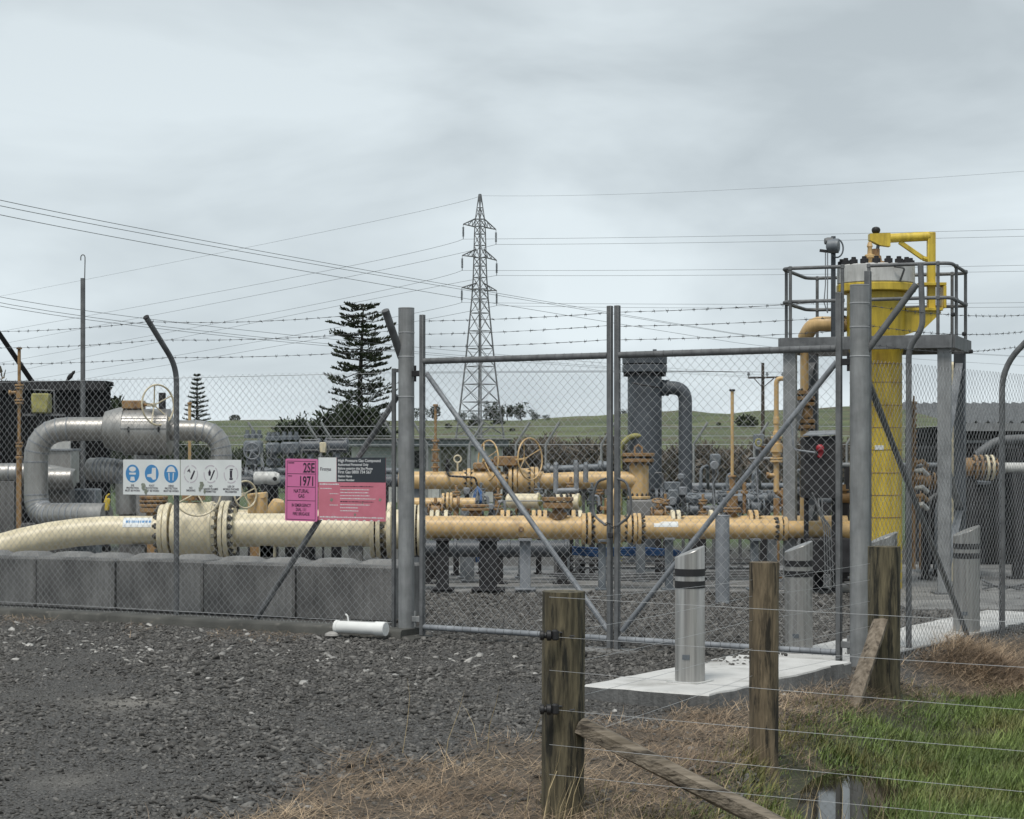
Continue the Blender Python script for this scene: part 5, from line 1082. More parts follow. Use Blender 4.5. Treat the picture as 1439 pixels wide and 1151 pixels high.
bt_ = thing('battery_box', 'small white box hanging between the two barrel actuators', 'box', P(454, 640, 27.6)); MB().box(P(454, 629, 27.6), (S(9, 27.6), .1, S(15, 27.6)), None, .012).build('box_shell', M['cream'], bt_); leg(bt_, 454, 27.6, 640, .03, M['dark'])

# ------------------------------------------------------------------ sheds and buildings
def corrugated(a, b, z0, z1, n, pitch, depth):       # ribbed wall sheet between two plan points
    a, b = V(a), V(b); L = (b - a).length; u = (b - a).normalized(); mb = MB(); k = int(L / pitch) * 4; vs = []; pat = (0, 1, 1, 0)
    for i in range(k + 1):
        p = a + u * L * i / k - n * depth * pat[i % 4]; vs += [(p.x, p.y, z0), (p.x, p.y, z1 if not callable(z1) else z1(i / k))]
    return mb.add(vs, [(2 * i, 2 * i + 2, 2 * i + 3, 2 * i + 1) for i in range(k)])
sh = thing('screen_wall', 'black corrugated screen wall behind the silver pipes at the left edge', 'wall', V((P(60, 0, 31).x, 31, 0)))
xa, xb = P(-260, 0, 31).x, P(147, 0, 31).x; zt = zat(541, 31)
corrugated((xa, 31, 0), (xb, 31, 0), -.05, zt, YA, .19, .035).build('wall_sheet', M['shed'], sh, smooth=False)
corrugated((xb, 31, 0), (xb, 31.4, 0), -.05, zt, -XA, .19, .035).build('wall_sheet', M['shed'], sh, smooth=False)
MB().box(((xa + xb) / 2, 31.2, zt + .03), (xb - xa + .1, .55, .07), None, .01).build('roof', M['shed'], sh); MB().box(((xa + xb) / 2, 30.93, zt - .02), (xb - xa + .06, .03, .14), None, .004).build('roof_trim', M['dark'], sh)
MB().bar(P(-40, 412, 31.5), P(51, 545, 31.5), .07, .07).build('roof_stay', M['shed'], sh)
bd_ = thing('bird', 'small dark bird perched on top of the black wall', 'bird', P(96, 537, 31))
MB().lathe(P(92.5, 536.5, 30.98), (.62, 0, .75), [(0, .008), (.03, .014), (.07, .034), (.12, .04), (.16, .026), (.175, .024), (.195, .027), (.215, .016), (.235, .003)], 12).build('body', M['dark'], bd_)
for dx in (0, .02): MB().tube([P(95, 534, 30.98) + XA * dx, P(95, 537.5, 30.98) + XA * dx], .004, 5).build('leg', M['dark'], bd_)
# right-hand dark shed with ribbed roof
rsx = 30.0
rsh = thing('shed', 'dark open shed with grey ribbed roof behind the side fence', 'shed', V((P(1420, 0, rsx).x, rsx, 0)))
xa, xb = P(1366, 0, rsx).x, P(1560, 0, rsx).x; zt = zat(597, rsx)
corrugated((xa, rsx, 0), (xb, rsx, 0), -.05, zt, YA, .2, .04).build('wall_sheet', M['shed'], rsh, smooth=False); corrugated((xa, rsx, 0), (xa, rsx + 5, 0), -.05, zt, XA, .2, .04).build('wall_sheet', M['shed'], rsh, smooth=False)
rib = MB(); n_ = 44; vs = []
for i in range(n_ + 1):
    x = xa - .25 + (xb - xa + .5) * i / n_; dz = .07 if i % 3 == 1 else 0; vs += [(x, rsx - .3, zt + .0 + dz), (x, rsx + 5.2, zt + .42 + dz)]
rib.add(vs, [(2 * i, 2 * i + 2, 2 * i + 3, 2 * i + 1) for i in range(n_)]); rib.build('roof_sheet', M['galvd'], rsh, smooth=False)
MB().bar((xa - .25, rsx - .3, zt - .04), (xb + .25, rsx - .3, zt - .04), .05, .12).build('gutter', M['galv'], rsh)
for z_ in (zat(598, rsx) - .25,): MB().bar((xa - .1, rsx - .1, z_), (xb, rsx - .1, z_), .04, .04).build('girt', M['galv'], rsh)
rp = thing('gas_pipeline', 'rusty and white flanged pipe crossing in front of the dark shed', 'pipeline', V((P(1400, 0, 24).x, 24, 0)))
run(rp, [P(1330, 657, 24), P(1400, 657, 24)], S(14, 24), M['tand']); run(rp, [P(1398, 657, 24), P(1500, 657, 24)], S(7, 24), M['white'])
for px in (1370, 1378, 1386, 1393): flange(rp, P(px, 657, 24), XA, S(18, 24), S(4, 24), M['cream'] if px > 1380 else M['tand'], 10, .02, .1)
leg(rp, 1365, 24, 668, .12, M['dark']); leg(rp, 1430, 24, 664, .12, M['dark'])
for k in range(3): MB().tube([P(1380, 815 + 6 * k, 22), P(1408, 828 - 3 * k, 22), P(1440, 820 + 5 * k, 22), P(1480, 822, 22)], .014, 7).build('conduit', M['galvd'], rp)
ls = thing('standpipe', 'cream lichen stained pipe standing between the right platform legs', 'standpipe', V((P(1337, 0, 23.6).x, 23.6, 0)))
MB().lathe(V((P(1337, 0, 23.6).x, 23.6, .03)), up, [(0, .07), (1.9, .07), (2.0, .075), (zat(545, 23.6), .075), (zat(530, 23.6), .085), (zat(516, 23.6), .075), (zat(512, 23.6), .03)], 18).build('pipe_run', M['cream'], ls)
sk = thing('standpipe', 'rust brown threaded valve column right of the yellow vessel', 'standpipe', V((P(1284, 0, 23).x, 23, 0)))
stack(sk, 1284, 23.2, [(556, 564, 1.5)] + [(564 + 8 * k, 568 + 8 * k, 4.6) for k in range(16)] + [(566, 800, 2.6)], M['tand']); 
for k in range(6): MB().tube([P(1288, 650 + 12 * k, 23.1), P(1296, 648 + 12 * k, 23.0), P(1303, 655 + 12 * k, 23.1)], .03, 8).build('side_fitting', M['white'] if k % 2 else M['tand'], sk)
# far low building
lbx = thing('low_building', 'long low grey workshop with flat fascia beyond the compound fence', 'building', V((P(600, 0, 60).x, 60, 0)))
Yl = 60
xa, xb = P(494, 0, Yl).x, P(706, 0, Yl).x
MB().box(((xa + xb) / 2, Yl + 3, zat(628, Yl) / 2), (xb - xa, 6, zat(628, Yl)), None, .02).build('wall', pmat('workshop_render', (.52, .52, .50), (.42, .42, .41), 2), lbx)
for k in range(8): MB().box(((xa + P(553, 0, Yl).x) / 2, Yl - .02, zat(631 + 5 * k, Yl)), (P(553, 0, Yl).x - xa, .03, S(4, Yl)), None, .004).build('weatherboard', pmat('pale_weatherboard', (.40, .43, .46), (.33, .36, .39), 2), lbx)
MB().box(((xa + xb) / 2, Yl + 2.8, zat(623, Yl)), (xb - xa + .4, 6.8, S(10, Yl)), None, .02).build('roof_fascia', M['greym'], lbx)
MB().box(((xa + xb) / 2, Yl + 2.8, zat(617, Yl)), (xb - xa + .6, 7, S(2.4, Yl)), None, .01).build('roof', M['concm'], lbx)
for p0, p1, m_ in ((620, 656, 'lich'), (667, 678, 'sign_white'), (576, 600, 'dark')):
    x0, x1 = P(p0, 0, Yl).x, P(p1, 0, Yl).x; MB().box(((x0 + x1) / 2, Yl - .03, zat(646, Yl) if m_ != 'lich' else zat(661, Yl) * .5 + zat(629, Yl) * .5 - .35), (x1 - x0, .06, .55 if m_ != 'lich' else 1.5), None, .01).build('window' if m_ != 'lich' else 'door', pmat('olive_door', (.13, .125, .09), (.10, .095, .07)) if m_ == 'lich' else M[m_], lbx)
for px in (500, 612, 662, 700): MB().box((P(px, 0, Yl).x, Yl - .05, zat(628, Yl) / 2), (.25, .1, zat(628, Yl)), None, .01).build('pilaster', M['white'], lbx)

# ------------------------------------------------------------------ far perimeter fence
ff = thing('chain_link_fence', 'far chain link fence with leaning post tops at the back of the compound', 'fence', V((0, 36, 0)))
fx = [P(p, 0, 36).x for p in (-80, 60, 190, 300, 368, 450, 470, 560, 600, 660, 725, 767, 845, 885, 975, 1060, 1190, 1330, 1460)]
for k, x in enumerate(fx):
    b = V((x, 36, 0)); sg = -1 if x < -1.0 else 1; MB().tube([b - up * .2, b + up * 1.75, b + V((sg * .26, 0, 2.16))], .024, 8).build('post', M['galv'], ff)
chain_link('chain_link_mesh', V((fx[0], 36, 0)), V((fx[-1], 36, 0)), .05, .05, 1.72, 1.72, YA, ff, d=.10, r=.0021)
for z in (1.74, 1.9, 2.08): MB().tube([V((fx[0], 36, z)), V((fx[-1], 36, z))], .006, 5).build('line_wire', M['wire'], ff)

# ------------------------------------------------------------------ pylon, pole, overhead wires
Yp = 320.0
py_ = thing('transmission_tower', 'lattice steel transmission tower with three pairs of arms beyond the compound', 'pylon', V((P(674, 0, Yp).x, Yp, 0)))
pc = V((P(674.5, 0, Yp).x, Yp, 0)); zp = lambda y: zat(y, Yp)
lv = [(655, 39), (612, 33.5), (590, 30), (565, 27), (540, 24), (515, 21), (490, 18.5), (465, 16), (440, 13.5), (420, 11.5), (406, 10.5), (390, 9.5), (374, 9), (362, 8.6), (345, 8.2), (329, 7.8), (318, 7.2), (308, 6.5), (292, 4.2), (273, 1.6)]
M['lat'] = pmat('lattice_galvanised', (.20, .21, .225), (.15, .155, .165), 1, .6, .2)
dirs = [V((math.cos(t), math.sin(t), 0)) for t in (R(4), R(94), R(184), R(274))]
def pt(i, k): return pc + dirs[k % 4] * S(lv[i][1], Yp) + up * zp(lv[i][0])
for k in range(4): MB().tube([pt(i, k) for i in range(len(lv))], [.17 - .005 * i for i in range(len(lv))], 5).build('leg', M['lat'], py_)
for k in range(4):
    bm_ = MB()
    for i in range(len(lv) - 1):
        bm_.tube([pt(i, k), pt(i + 1, k + 1)], .065, 4); bm_.tube([pt(i, k + 1), pt(i + 1, k)], .065, 4); bm_.tube([pt(i + 1, k), pt(i + 1, k + 1)], .06, 4)
        if i < 3: m_ = (pt(i, k) + pt(i, k + 1) + pt(i + 1, k) + pt(i + 1, k + 1)) / 4; bm_.tube([(pt(i, k) + pt(i + 1, k)) / 2, m_], .05, 4); bm_.tube([(pt(i, k + 1) + pt(i + 1, k + 1)) / 2, m_], .05, 4)
    tag(bm_.build('bracing', M['lat'], py_), kind='stuff')
ins = []
for yb, yt_, tl, tr2 in ((319, 307, (651, 315), (697, 322.5)), (361, 350, (649.5, 359), (698, 366)), (408, 398, (649, 404), (698, 408.5))):
    for (tx_, ty_), sg in ((tl, -1), (tr2, 1)):
        tip = P(tx_, ty_, Yp); am = MB()
        w_ = S(7.5, Yp)
        for dy in (-1, 1):
            q0_ = pc + V((sg * w_ * .7, dy * w_ * .5, zp(yb))); q1_ = pc + V((sg * w_ * .7, dy * w_ * .5, zp(yt_)))
            am.tube([q0_, tip], .085, 4); am.tube([q1_, tip], .085, 4)
            for f_ in (.3, .6): am.tube([q0_.lerp(tip, f_), q1_.lerp(tip, f_)], .05, 4); am.tube([q0_.lerp(tip, f_), q1_.lerp(tip, f_ - .3)], .05, 4)
        am.build('cross_arm', M['lat'], py_)
        prof_ = [(0, .04), (.5, .04)]; 
        for j in range(8): prof_ += [(.5 + .2 * j, .07), (.55 + .2 * j, .19), (.62 + .2 * j, .19), (.66 + .2 * j, .07)]
        MB().lathe(tip, -up, prof_ + [(2.5, .05)], 8).build('insulator', M['grey'], py_); ins.append(tip - up * 2.5)
def owire(pts, r, label, grp, n=10):
    out = []
    pts = [V(p) for p in pts]
    for i in range(len(pts) - 1):
        a, b = pts[i], pts[i + 1]
        for k in range(n): out.append(a.lerp(b, k / n))
    out.append(pts[-1]); o = MB().tube(out, r, 5, caps=False).build('overhead_wire', M['cable'], None); return tag(o, label, 'power line', grp)
def quad(p0, p1, p2, n=18):      # smooth curve through three pixel points
    out = []
    for k in range(n + 1):
        t = k / n; out.append(V(p0) * (1 - t) * (1 - 2 * t) + V(p1) * 4 * t * (1 - t) + V(p2) * t * (2 * t - 1))
    return out
top = P(674.5, 275, Yp)
names_t = ['upper left', 'upper right', 'middle left', 'middle right', 'lower left', 'lower right']
lefts = [(380, 396, 0, 466), (380, 411, 0, 484), (380, 440, 0, 510), (380, 449, 0, 527), (380, 477, 0, 541), (380, 488, 0, 553)]
rights = [321, 331, 372, 380.5, 425, 431.5]
for k in range(6):
    a, ya, b, yb = lefts[k]; owire(quad(ins[k], P(a, ya, 400), P(-60, yb + (yb - ya) * .15, 560)), .032, 'faint conductor running left from the ' + names_t[k] + ' arm of the tower', 'tower conductors to the left', 1)
    mid_y = ins[k].z; ypx = 633 - (mid_y - EYE) * F / Yp; owire(quad(ins[k], P(1060, (ypx + rights[k]) / 2 + 2.5, 315), P(1500, rights[k] - .5, 300)), .026, 'conductor running right from the ' + names_t[k] + ' arm of the tower', 'tower conductors to the right', 1)
owire(quad(top, P(420, 333, 400), P(-60, 428, 560)), .026, 'faint earth wire running left from the peak of the tower', 'tower earth wires', 1)
owire(quad(top, P(1000, 268, 310), P(1500, 236, 290)), .018, 'faint earth wire running right from the peak of the tower', 'tower earth wires', 1)
# roadside power line from upper left to the timber pole
Ypo = 150.0
nm = ['top', 'middle', 'bottom']
for k, (y0, y1, y2) in enumerate(((279, 373.5, 437), (287.5, 378, 441), (300.5, 390, 456))):
    owire(quad(P(-70, y0 - 13.5, 62), P(480, y1, 95), P(1030, y2 + 31 - k * 3, 145)) + quad(P(1030, y2 + 31 - k * 3, 145), P(1310, y2 + 56 - k * 3, 185), P(1650, y2 + 74 - k * 3, 235))[1:], .0125, nm[k] + ' wire of the upper set slanting from the left edge towards the right', 'upper set of slanting wires', 1)
for k, (y0, y1, y2) in enumerate(((411, 478, 517), (418.5, 485, 520), (424, 488, 522))):
    owire(quad(P(-70, y0 - 9, 62), P(480, y1, 95), P(1075, y2 + 10, 150)), .0095, nm[k] + ' wire of the lower set slanting from the left edge towards the right', 'lower set of slanting wires', 1)
pp = thing('power_pole', 'dark timber power pole with crossarm left of the platform', 'power pole', V((P(1072, 0, Ypo).x, Ypo, 0)))
MB().cyl(V((P(1072, 0, Ypo).x, Ypo, 0)), P(1072, 510, Ypo), .17, 10, .12).build('pole', M['pole'], pp)
MB().bar(P(1051, 531, Ypo - .2), P(1102, 530, Ypo - .2), .12, .14).build('crossarm', M['pole'], pp)
for px in (1052, 1078, 1100): MB().lathe(P(px, 530, Ypo - .2), up, [(0, .03), (.12, .04), (.14, .13), (.24, .13), (.26, .09), (.36, .09), (.4, .03)], 8).build('insulator', M['galvl'], pp)
for px in (1059, 1088): MB().tube([P(px, 531, Ypo - .2), P(1072, 545, Ypo - .1)], .035, 5).build('arm_brace', M['pole'], pp)
for k, px in enumerate((1052, 1078, 1100)):
    owire(quad(P(px, 523, Ypo), P(860, 521 + k, 175), P(560, 523 + k, 210)), .014, ('left', 'middle', 'right')[k] + ' wire strung leftwards from the crossarm of the timber pole', 'timber pole wires', 1)

# ------------------------------------------------------------------ trees, shrubs, hedge
def leaves(name, pts, dirs_, ln, wd, mat, parent=None):     # leaf-sized quads at pts along dirs_
    n = len(pts); d = dirs_ / np.linalg.norm(dirs_, axis=1, keepdims=True); rnd = rng.normal(size=(n, 3)); s = np.cross(d, rnd); s /= np.linalg.norm(s, axis=1, keepdims=True)
    ln = np.asarray(ln).reshape(-1, 1) * np.ones((n, 1)); wd = np.asarray(wd).reshape(-1, 1) * np.ones((n, 1))
    v = np.stack([pts - s * wd / 2, pts + s * wd / 2, pts + d * ln + s * wd * .25, pts + d * ln - s * wd * .25], 1).reshape(-1, 3); f = np.arange(4 * n).reshape(n, 4)
    return tag(np_obj(name, v, f, mat, parent), kind='stuff' if parent else None)
M['pine'] = pmat('norfolk_pine_needles', (.040, .052, .026), (.018, .025, .013), .6, .8, island=.4)
M['leaf'] = pmat('dark_shrub_leaves', (.030, .044, .018), (.014, .022, .010), .5, .8, island=.5)
M['leafb'] = pmat('ridge_tree_leaves', (.036, .046, .026), (.02, .027, .016), .1, .85, island=.5)
M['bark'] = pmat('dark_bark', (.035, .030, .026), (.02, .018, .015), 3, .9)
M['hedge'] = pmat('bare_hedge_twigs', (.15, .125, .10), (.08, .07, .056), .5, .9, island=.5)
def norfolk(px, Y, ytop, ybase, halfw, label, young=False):
    base = V((P(px, 0, Y).x, Y, float(0))); zt = zat(ytop, Y); t = thing('norfolk_pine', label, 'tree', base, 'norfolk pines'); H = zt
    lean = S(-3, Y) if not young else 0
    MB().tube([base - up * .3, base + up * H * .5 + XA * lean * .4, base + up * H * .96 - XA * lean * 1.2], [H * .022, H * .015, H * .004], 8).build('trunk', M['bark'], t)
    pts, ds, ls, ws = [], [], [], []; br = MB(); nt = 26 if not young else 15
    for i in range(nt):
        f = i / (nt - 1); z = H * (.13 + .86 * f) if not young else H * (.3 + .67 * f)
        if young: R_ = S(halfw, Y) * (1 - f) ** .8 + .15
        else: R_ = S(halfw, Y) * (1.0 - .28 * f ** 1.8) * random.uniform(.6, 1.15) * (1 if f < .97 else .7)
        nb = random.choice((5, 6, 7)) if not young else 6; a0 = random.uniform(0, 6.28)
        for b in range(nb):
            an = a0 + 6.283 * b / nb + random.uniform(-.25, .25); L = R_ * random.uniform(.7, 1.08); dh = V((math.cos(an), math.sin(an), 0)); rise = random.uniform(-.12, .2) if not young else .28
            c = base + up * z + XA * lean * (.8 * f - 1.2 * max(0, f - .5)) * .5; path = [c, c + dh * L * .5 + up * L * (rise - .10), c + dh * L + up * L * (rise + .02)]
            br.tube(path, [H * .0035, H * .0025, H * .0012], 4)
            m = int(random.choice((28, 55, 85))) if not young else 30
            for q in range(m):
                tq = (random.choice((.45, .62, .78, .9, 1.0)) + random.uniform(-.06, .03)) if not young else random.uniform(.22, 1) ** .75; tq = min(tq, 1); p = (path[0].lerp(path[1], tq * 2) if tq < .5 else path[1].lerp(path[2], tq * 2 - 1)); sd_ = random.choice((-1, 1)); w_ = dh.cross(up) * sd_
                spread_ = (.16 if not young else .10) * L * (1.2 - tq) + .05
                p = p + w_ * random.uniform(0, 1) * spread_ * 1.6 + up * random.uniform(-.03, .09) * H * .03 * (2 if not young else 1)
                pts.append(p); ds.append(w_ * random.uniform(.2, 1) + dh * .5 + up * random.uniform(.2, 1.0)); ls.append(H * (.0185 if not young else .026) * random.uniform(.6, 1.3)); ws.append(H * (.0085 if not young else .008) * random.uniform(.7, 1.3))
    br.build('branch', M['bark'], t)
    leaves('crown', np.array(pts), np.array(ds), ls, ws, M['pine'], t); return t
norfolk(507, 200, 425, 612, 58, 'tall Norfolk pine with layered dark branches left of the gate post')
norfolk(277, 150, 525, 600, 24, 'young cone shaped Norfolk pine right of the sign post', True)
def bushy(name, px, Y, ytop, ybase, hw, label, cat, mat, n=2600, lobes=9, leaf=.035, grp=None, z0=None, trunk=True):
    zb = zat(ybase, Y) if z0 is None else z0; base = V((P(px, 0, Y).x, Y, zb)); H = zat(ytop, Y) - zb; t = thing(name, label, cat, base, grp); W = S(hw, Y)
    if trunk: 
        MB().tube([base - up * .5, base + up * H * .35, base + up * H * .75 + XA * random.uniform(-.1, .1) * W], [H * .03, H * .02, H * .008], 7).build('trunk', M['bark'], t)
    pts = []; ds = []
    cs_ = [(random.uniform(-.68, .68), random.uniform(-.6, .6), random.uniform(.3, .8), random.uniform(.22, .42)) for _ in range(lobes)]
    for _ in range(n):
        cx_, cy_, cz_, r_ = random.choice(cs_); d = rng.normal(size=3); d /= np.linalg.norm(d); rr = r_ * random.uniform(.55, 1.08)
        z = max(.03, cz_ + d[2] * rr * .75); pts.append((base.x + (cx_ + d[0] * rr) * W, base.y + (cy_ + d[1] * rr) * W, base.z + min(z, 1.02) * H)); ds.append(d + rng.normal(size=3) * .6)
    leaves('crown', np.array(pts), np.array(ds), H * leaf * rng.uniform(.6, 1.4, n), H * leaf * .55 * rng.uniform(.7, 1.3, n), mat, t); return t
bushy('shrub', 420, 120, 598, 645, 46, 'dark evergreen shrub mass left of the tall pine', 'shrub', M['leaf'], 5200, 16, .09, 'dark shrubs under the pine', 0, False)
bushy('shrub', 508, 118, 573, 645, 54, 'dense dark shrub under the tall pine', 'shrub', M['leaf'], 9000, 20, .06, 'dark shrubs under the pine', 0, False)
bushy('shrub', 470, 112, 585, 645, 34, 'rounded dark shrub at the left foot of the tall pine', 'shrub', M['leaf'], 4000, 12, .08, 'dark shrubs under the pine', 0, False)
bushy('windswept_tree', 412, 130, 583, 645, 30, 'windswept scraggly tree between the young and tall pines', 'tree', M['leaf'], 1300, 10, .06, None, 0)
bushy('windswept_tree', 160, 140, 546, 640, 19, 'scraggly open tree just right of the black wall', 'tree', M['leaf'], 700, 8, .07, None, 0)
bushy('windswept_tree', 190, 150, 572, 640, 18, 'low leafy tree behind the insulated valve', 'tree', M['leaf'], 900, 8, .06, None, 0)
bushy('bare_tree', 10, 120, 522, 640, 16, 'pale bare tree top above the black wall at the left edge', 'tree', M['hedge'], 300, 6, .05, None, 0)
lab = ['leftmost round tree of the clump on the ridge', 'tree standing behind the tower foot on the ridge', 'small tree right of the tower on the ridge', 'round tree in the middle of the ridge clump', 'largest spreading tree of the ridge clump', 'low tree right of the largest ridge tree', 'last small tree at the right end of the ridge clump', 'dark tree beside the gate post on the ridge', 'small dark tree above the workshop roof', 'low bush near the tower foot on the ridge', 'small tree on the ridge left of the grey vessel']
for k, (px, yt_, yb_, hw) in enumerate(((648, 578, 592, 9), (690, 565, 594, 10), (700, 571, 593, 9), (713, 569, 594, 12), (732, 566, 594, 15), (752, 576, 594, 9), (766, 582, 594, 9), (592, 574, 598, 14), (612, 571, 598, 9), (664, 580, 600, 12), (877, 574, 586, 9))):
    Yk = 520 + 7 * k; zb = hill_z(P(px, 0, Yk).x, Yk) - .4
    bushy('ridge_tree', px, Yk, yt_, yb_, hw, lab[k], 'tree', M['leafb'], 700, 9, .085, 'trees along the ridge', zb)
for k, (px, yy, hw) in enumerate(((1049, 612, 14), (1010, 611, 3), (630, 606, 5), (720, 612, 4), (668, 605, 10), (700, 604, 9), (90, 602, 12), (30, 600, 14), (330, 588, 7))):
    Yk = 250 + (640 - yy) * 6.2; x = P(px, 0, Yk).x; zb = hill_z(x, Yk)
    bushy('hill_bush', px, Yk, 0, 0, hw, '%s dark bush on the green hillside' % ['broad round', 'tiny lone', 'small', 'little', 'low wide', 'twin topped', 'far left', 'left edge', 'ridge line'][k], 'bush', M['leafb'], 350, 6, .12, 'bushes on the hillside', zb, False) if False else None
    base = V((x, Yk, zb)); t = thing('hill_bush', ['broad round dark bush on the hillside right of the tan vent pipe', 'tiny lone dark bush on the hillside left of the vent pipe', 'small dark bush on the slope above the workshop door', 'little dark bush on the slope right of the tower', 'low wide dark bush at the left tower foot', 'twin topped dark bush at the right tower foot', 'dark bush on the slope behind the black wall', 'dark bush on the slope at the left edge', 'dark bush on the ridge right of the young pine'][k], 'bush', base, 'bushes on the hillside'); W = S(hw, Yk); n = 380
    d = rng.normal(size=(n, 3)); d /= np.linalg.norm(d, axis=1, keepdims=True); pts = np.array(base) + d * np.array([W, W, W * .62]) * rng.uniform(.5, 1.05, (n, 1)) + np.array([0, 0, W * .4]); leaves('crown', pts, d + rng.normal(size=(n, 3)) * .6, W * .28, W * .16, M['leafb'], t)
def hedge(px0, px1, Y, h, label, mat, n):
    x0, x1 = P(px0, 0, Y).x, P(px1, 0, Y).x; t = thing('hedge', label, 'hedge', V(((x0 + x1) / 2, Y, 0))); x = rng.uniform(x0, x1, n); hh = h * (1 + .1 * np.sin(x * .8) + .07 * np.sin(x * 2.3) + .05 * np.sin(x * 6.1))
    z = rng.uniform(0, 1, n) ** .75 * hh; y = Y + rng.normal(0, .55, n); d = rng.normal(size=(n, 3)); d[:, 2] = np.abs(d[:, 2]) + .4
    leaves('twigs', np.stack([x, y, z], -1), d, rng.uniform(.2, .5, n), rng.uniform(.03, .07, n), mat, t); return t
hedge(690, 1240, 64, 1.62, 'long brown leafless hedge at the foot of the hill behind the vessels', M['hedge'], 26000)
hedge(-60, 480, 75, 1.6, 'scrubby dark hedge behind the grey valves', M['leaf'], 12000)

# ------------------------------------------------------------------ gravel, straw, grass
ico = bmesh.new(); bmesh.ops.create_icosphere(ico, subdivisions=1, radius=1); IV = np.array([v.co[:] for v in ico.verts]); IF = np.array([[v.index for v in f.verts] for f in ico.faces]); ico.free()
def stones(name, xy, size, mat, flat=.6, label=None, sink=.35):
    n = len(xy); nv = len(IV); v = np.repeat(IV[None], n, 0) * (1 + rng.uniform(-.32, .32, (n, nv, 1)))
    a = rng.uniform(0, 6.283, n); tl = rng.normal(0, .35, (n, 2)); sc3 = size[:, None] * np.stack([rng.uniform(.75, 1.35, n), rng.uniform(.7, 1.1, n), flat * rng.uniform(.7, 1.2, n)], -1)
    v = v * sc3[:, None, :]; c, s = np.cos(a)[:, None], np.sin(a)[:, None]; x = v[..., 0] * c - v[..., 1] * s; y = v[..., 0] * s + v[..., 1] * c; z = v[..., 2] + x * tl[:, :1] + y * tl[:, 1:]
    gz = height(xy[:, 0], xy[:, 1]); z = z + (gz + size * flat * (1 - 2 * sink))[:, None]
    w_ = np.stack([x + xy[:, :1], y + xy[:, 1:], z], -1).reshape(-1, 3); f = (IF[None] + (np.arange(n) * nv)[:, None, None]).reshape(-1, 3)
    return tag(np_obj(name, w_, f, mat), label, 'gravel' if 'gravel' in name else 'stones', kind='stuff')
def wedge(n, y0, y1, margin=.6):
    y = np.sqrt(rng.uniform(y0 ** 2, y1 ** 2, n)); hw = y * .267 + margin; return np.stack([rng.uniform(-1, 1, n) * hw, y], -1)
def patch_(p): return .5 + .5 * np.sin(p[:, 0] * 1.9 + 1.3 * np.sin(p[:, 1] * 1.1)) * np.sin(p[:, 1] * 1.6 + 1.2 * np.sin(p[:, 0] * .9))
def in_slab(p):
    a = V((.47, 12.55, 0)); u1 = V((1.235 - .47, 12.05 - 12.55, 0)); l1 = u1.length; u1 /= l1; n1 = V((-u1.y, u1.x, 0)); rx_ = (p[:, 0] - a.x) * u1.x + (p[:, 1] - a.y) * u1.y; ry_ = (p[:, 0] - a.x) * n1.x + (p[:, 1] - a.y) * n1.y
    return (rx_ > -.02) & (rx_ < l1 + .06) & (ry_ > -.02) & (ry_ < 2.35)
def behind_left(p): return ((p[:, 0] - G0.x) * NL.x + (p[:, 1] - G0.y) * NL.y > -.22) & (p[:, 0] < G0.x + .1)
def right_of(p): return ((p[:, 0] - C0.x) * U.x + (p[:, 1] - C0.y) * U.y > -.75) & ((p[:, 0] - G2.x) * NB.x + (p[:, 1] - G2.y) * NB.y > .05)
p = wedge(150000, 7.9, 19.8); dens = 1 - .85 * straw_mask(p[:, 0], p[:, 1]); 
worn = sstep(.55, .0, np.abs(p[:, 0] + .205 * p[:, 1] + .35)) * .38 + sstep(.5, .0, np.abs(p[:, 0] + .09 * p[:, 1] + .9)) * .15 + .8 * np.exp(-(((p[:, 0] - CL.x) / .26) ** 2 + ((p[:, 1] - CL.y) / .42) ** 2))     # wheel tracks packed down
keep = (rng.uniform(0, 1, len(p)) < dens * (1 - worn)) & ~in_slab(p) & (dedge(p[:, 0], p[:, 1]) < .1) & ~behind_left(p); p = p[keep]
fn = 1 - .38 * sstep(.55, .95, patch_(p)) - .25 * sstep(.8, .0, np.abs(p[:, 0] + .205 * p[:, 1] + .35))
stones('gravel', p, np.clip(fn * rng.lognormal(math.log(.0112), .40, len(p)), .005, .032), M['stone'], .5, 'dark crushed gravel spread over the drive before the gate')
p = wedge(34000, 14.0, 22.0); outd = (p[:, 0] - G0.x) * NB.x + (p[:, 1] - G0.y) * NB.y; keep = (outd > -.2) & (p[:, 0] > -1.6) & ~in_slab(p) & ~right_of(p) ; p = p[keep]
stones('gravel', p, np.clip(rng.lognormal(math.log(.017), .32, len(p)), .008, .04), M['stone'], .62, 'dark crushed gravel inside the compound behind the gate')
p = wedge(3200, 8.2, 19.0); q = np.exp(-((p[:, 1] + .45 * p[:, 0] - 14.6) / 1.3) ** 2) * sstep(.8, -1.2, p[:, 0]) * .8 + .045; keep = (rng.uniform(0, 1, len(p)) < q) & ~in_slab(p) & (dedge(p[:, 0], p[:, 1]) < -.2) & ~behind_left(p); p = p[keep]
stones('pale_cobbles', p, np.clip(rng.lognormal(math.log(.021), .42, len(p)), .010, .055), M['pale_stone'], .32, 'pale flat cobbles scattered in the gravel before the left fence')
p = np.array([G0 + U * 3.4 - NB * 1.0 + U * random.uniform(-.5, .45) + NB * random.uniform(-.25, .7) for _ in range(130)])[:, :2]
o = stones('loose_gravel', p, np.clip(rng.lognormal(math.log(.012), .35, len(p)), .006, .025), M['stone'], .7, 'loose dark stones strewn on the pale bollard slab'); o.location.z = .10 - float(np.mean(height(p[:, 0], p[:, 1])))

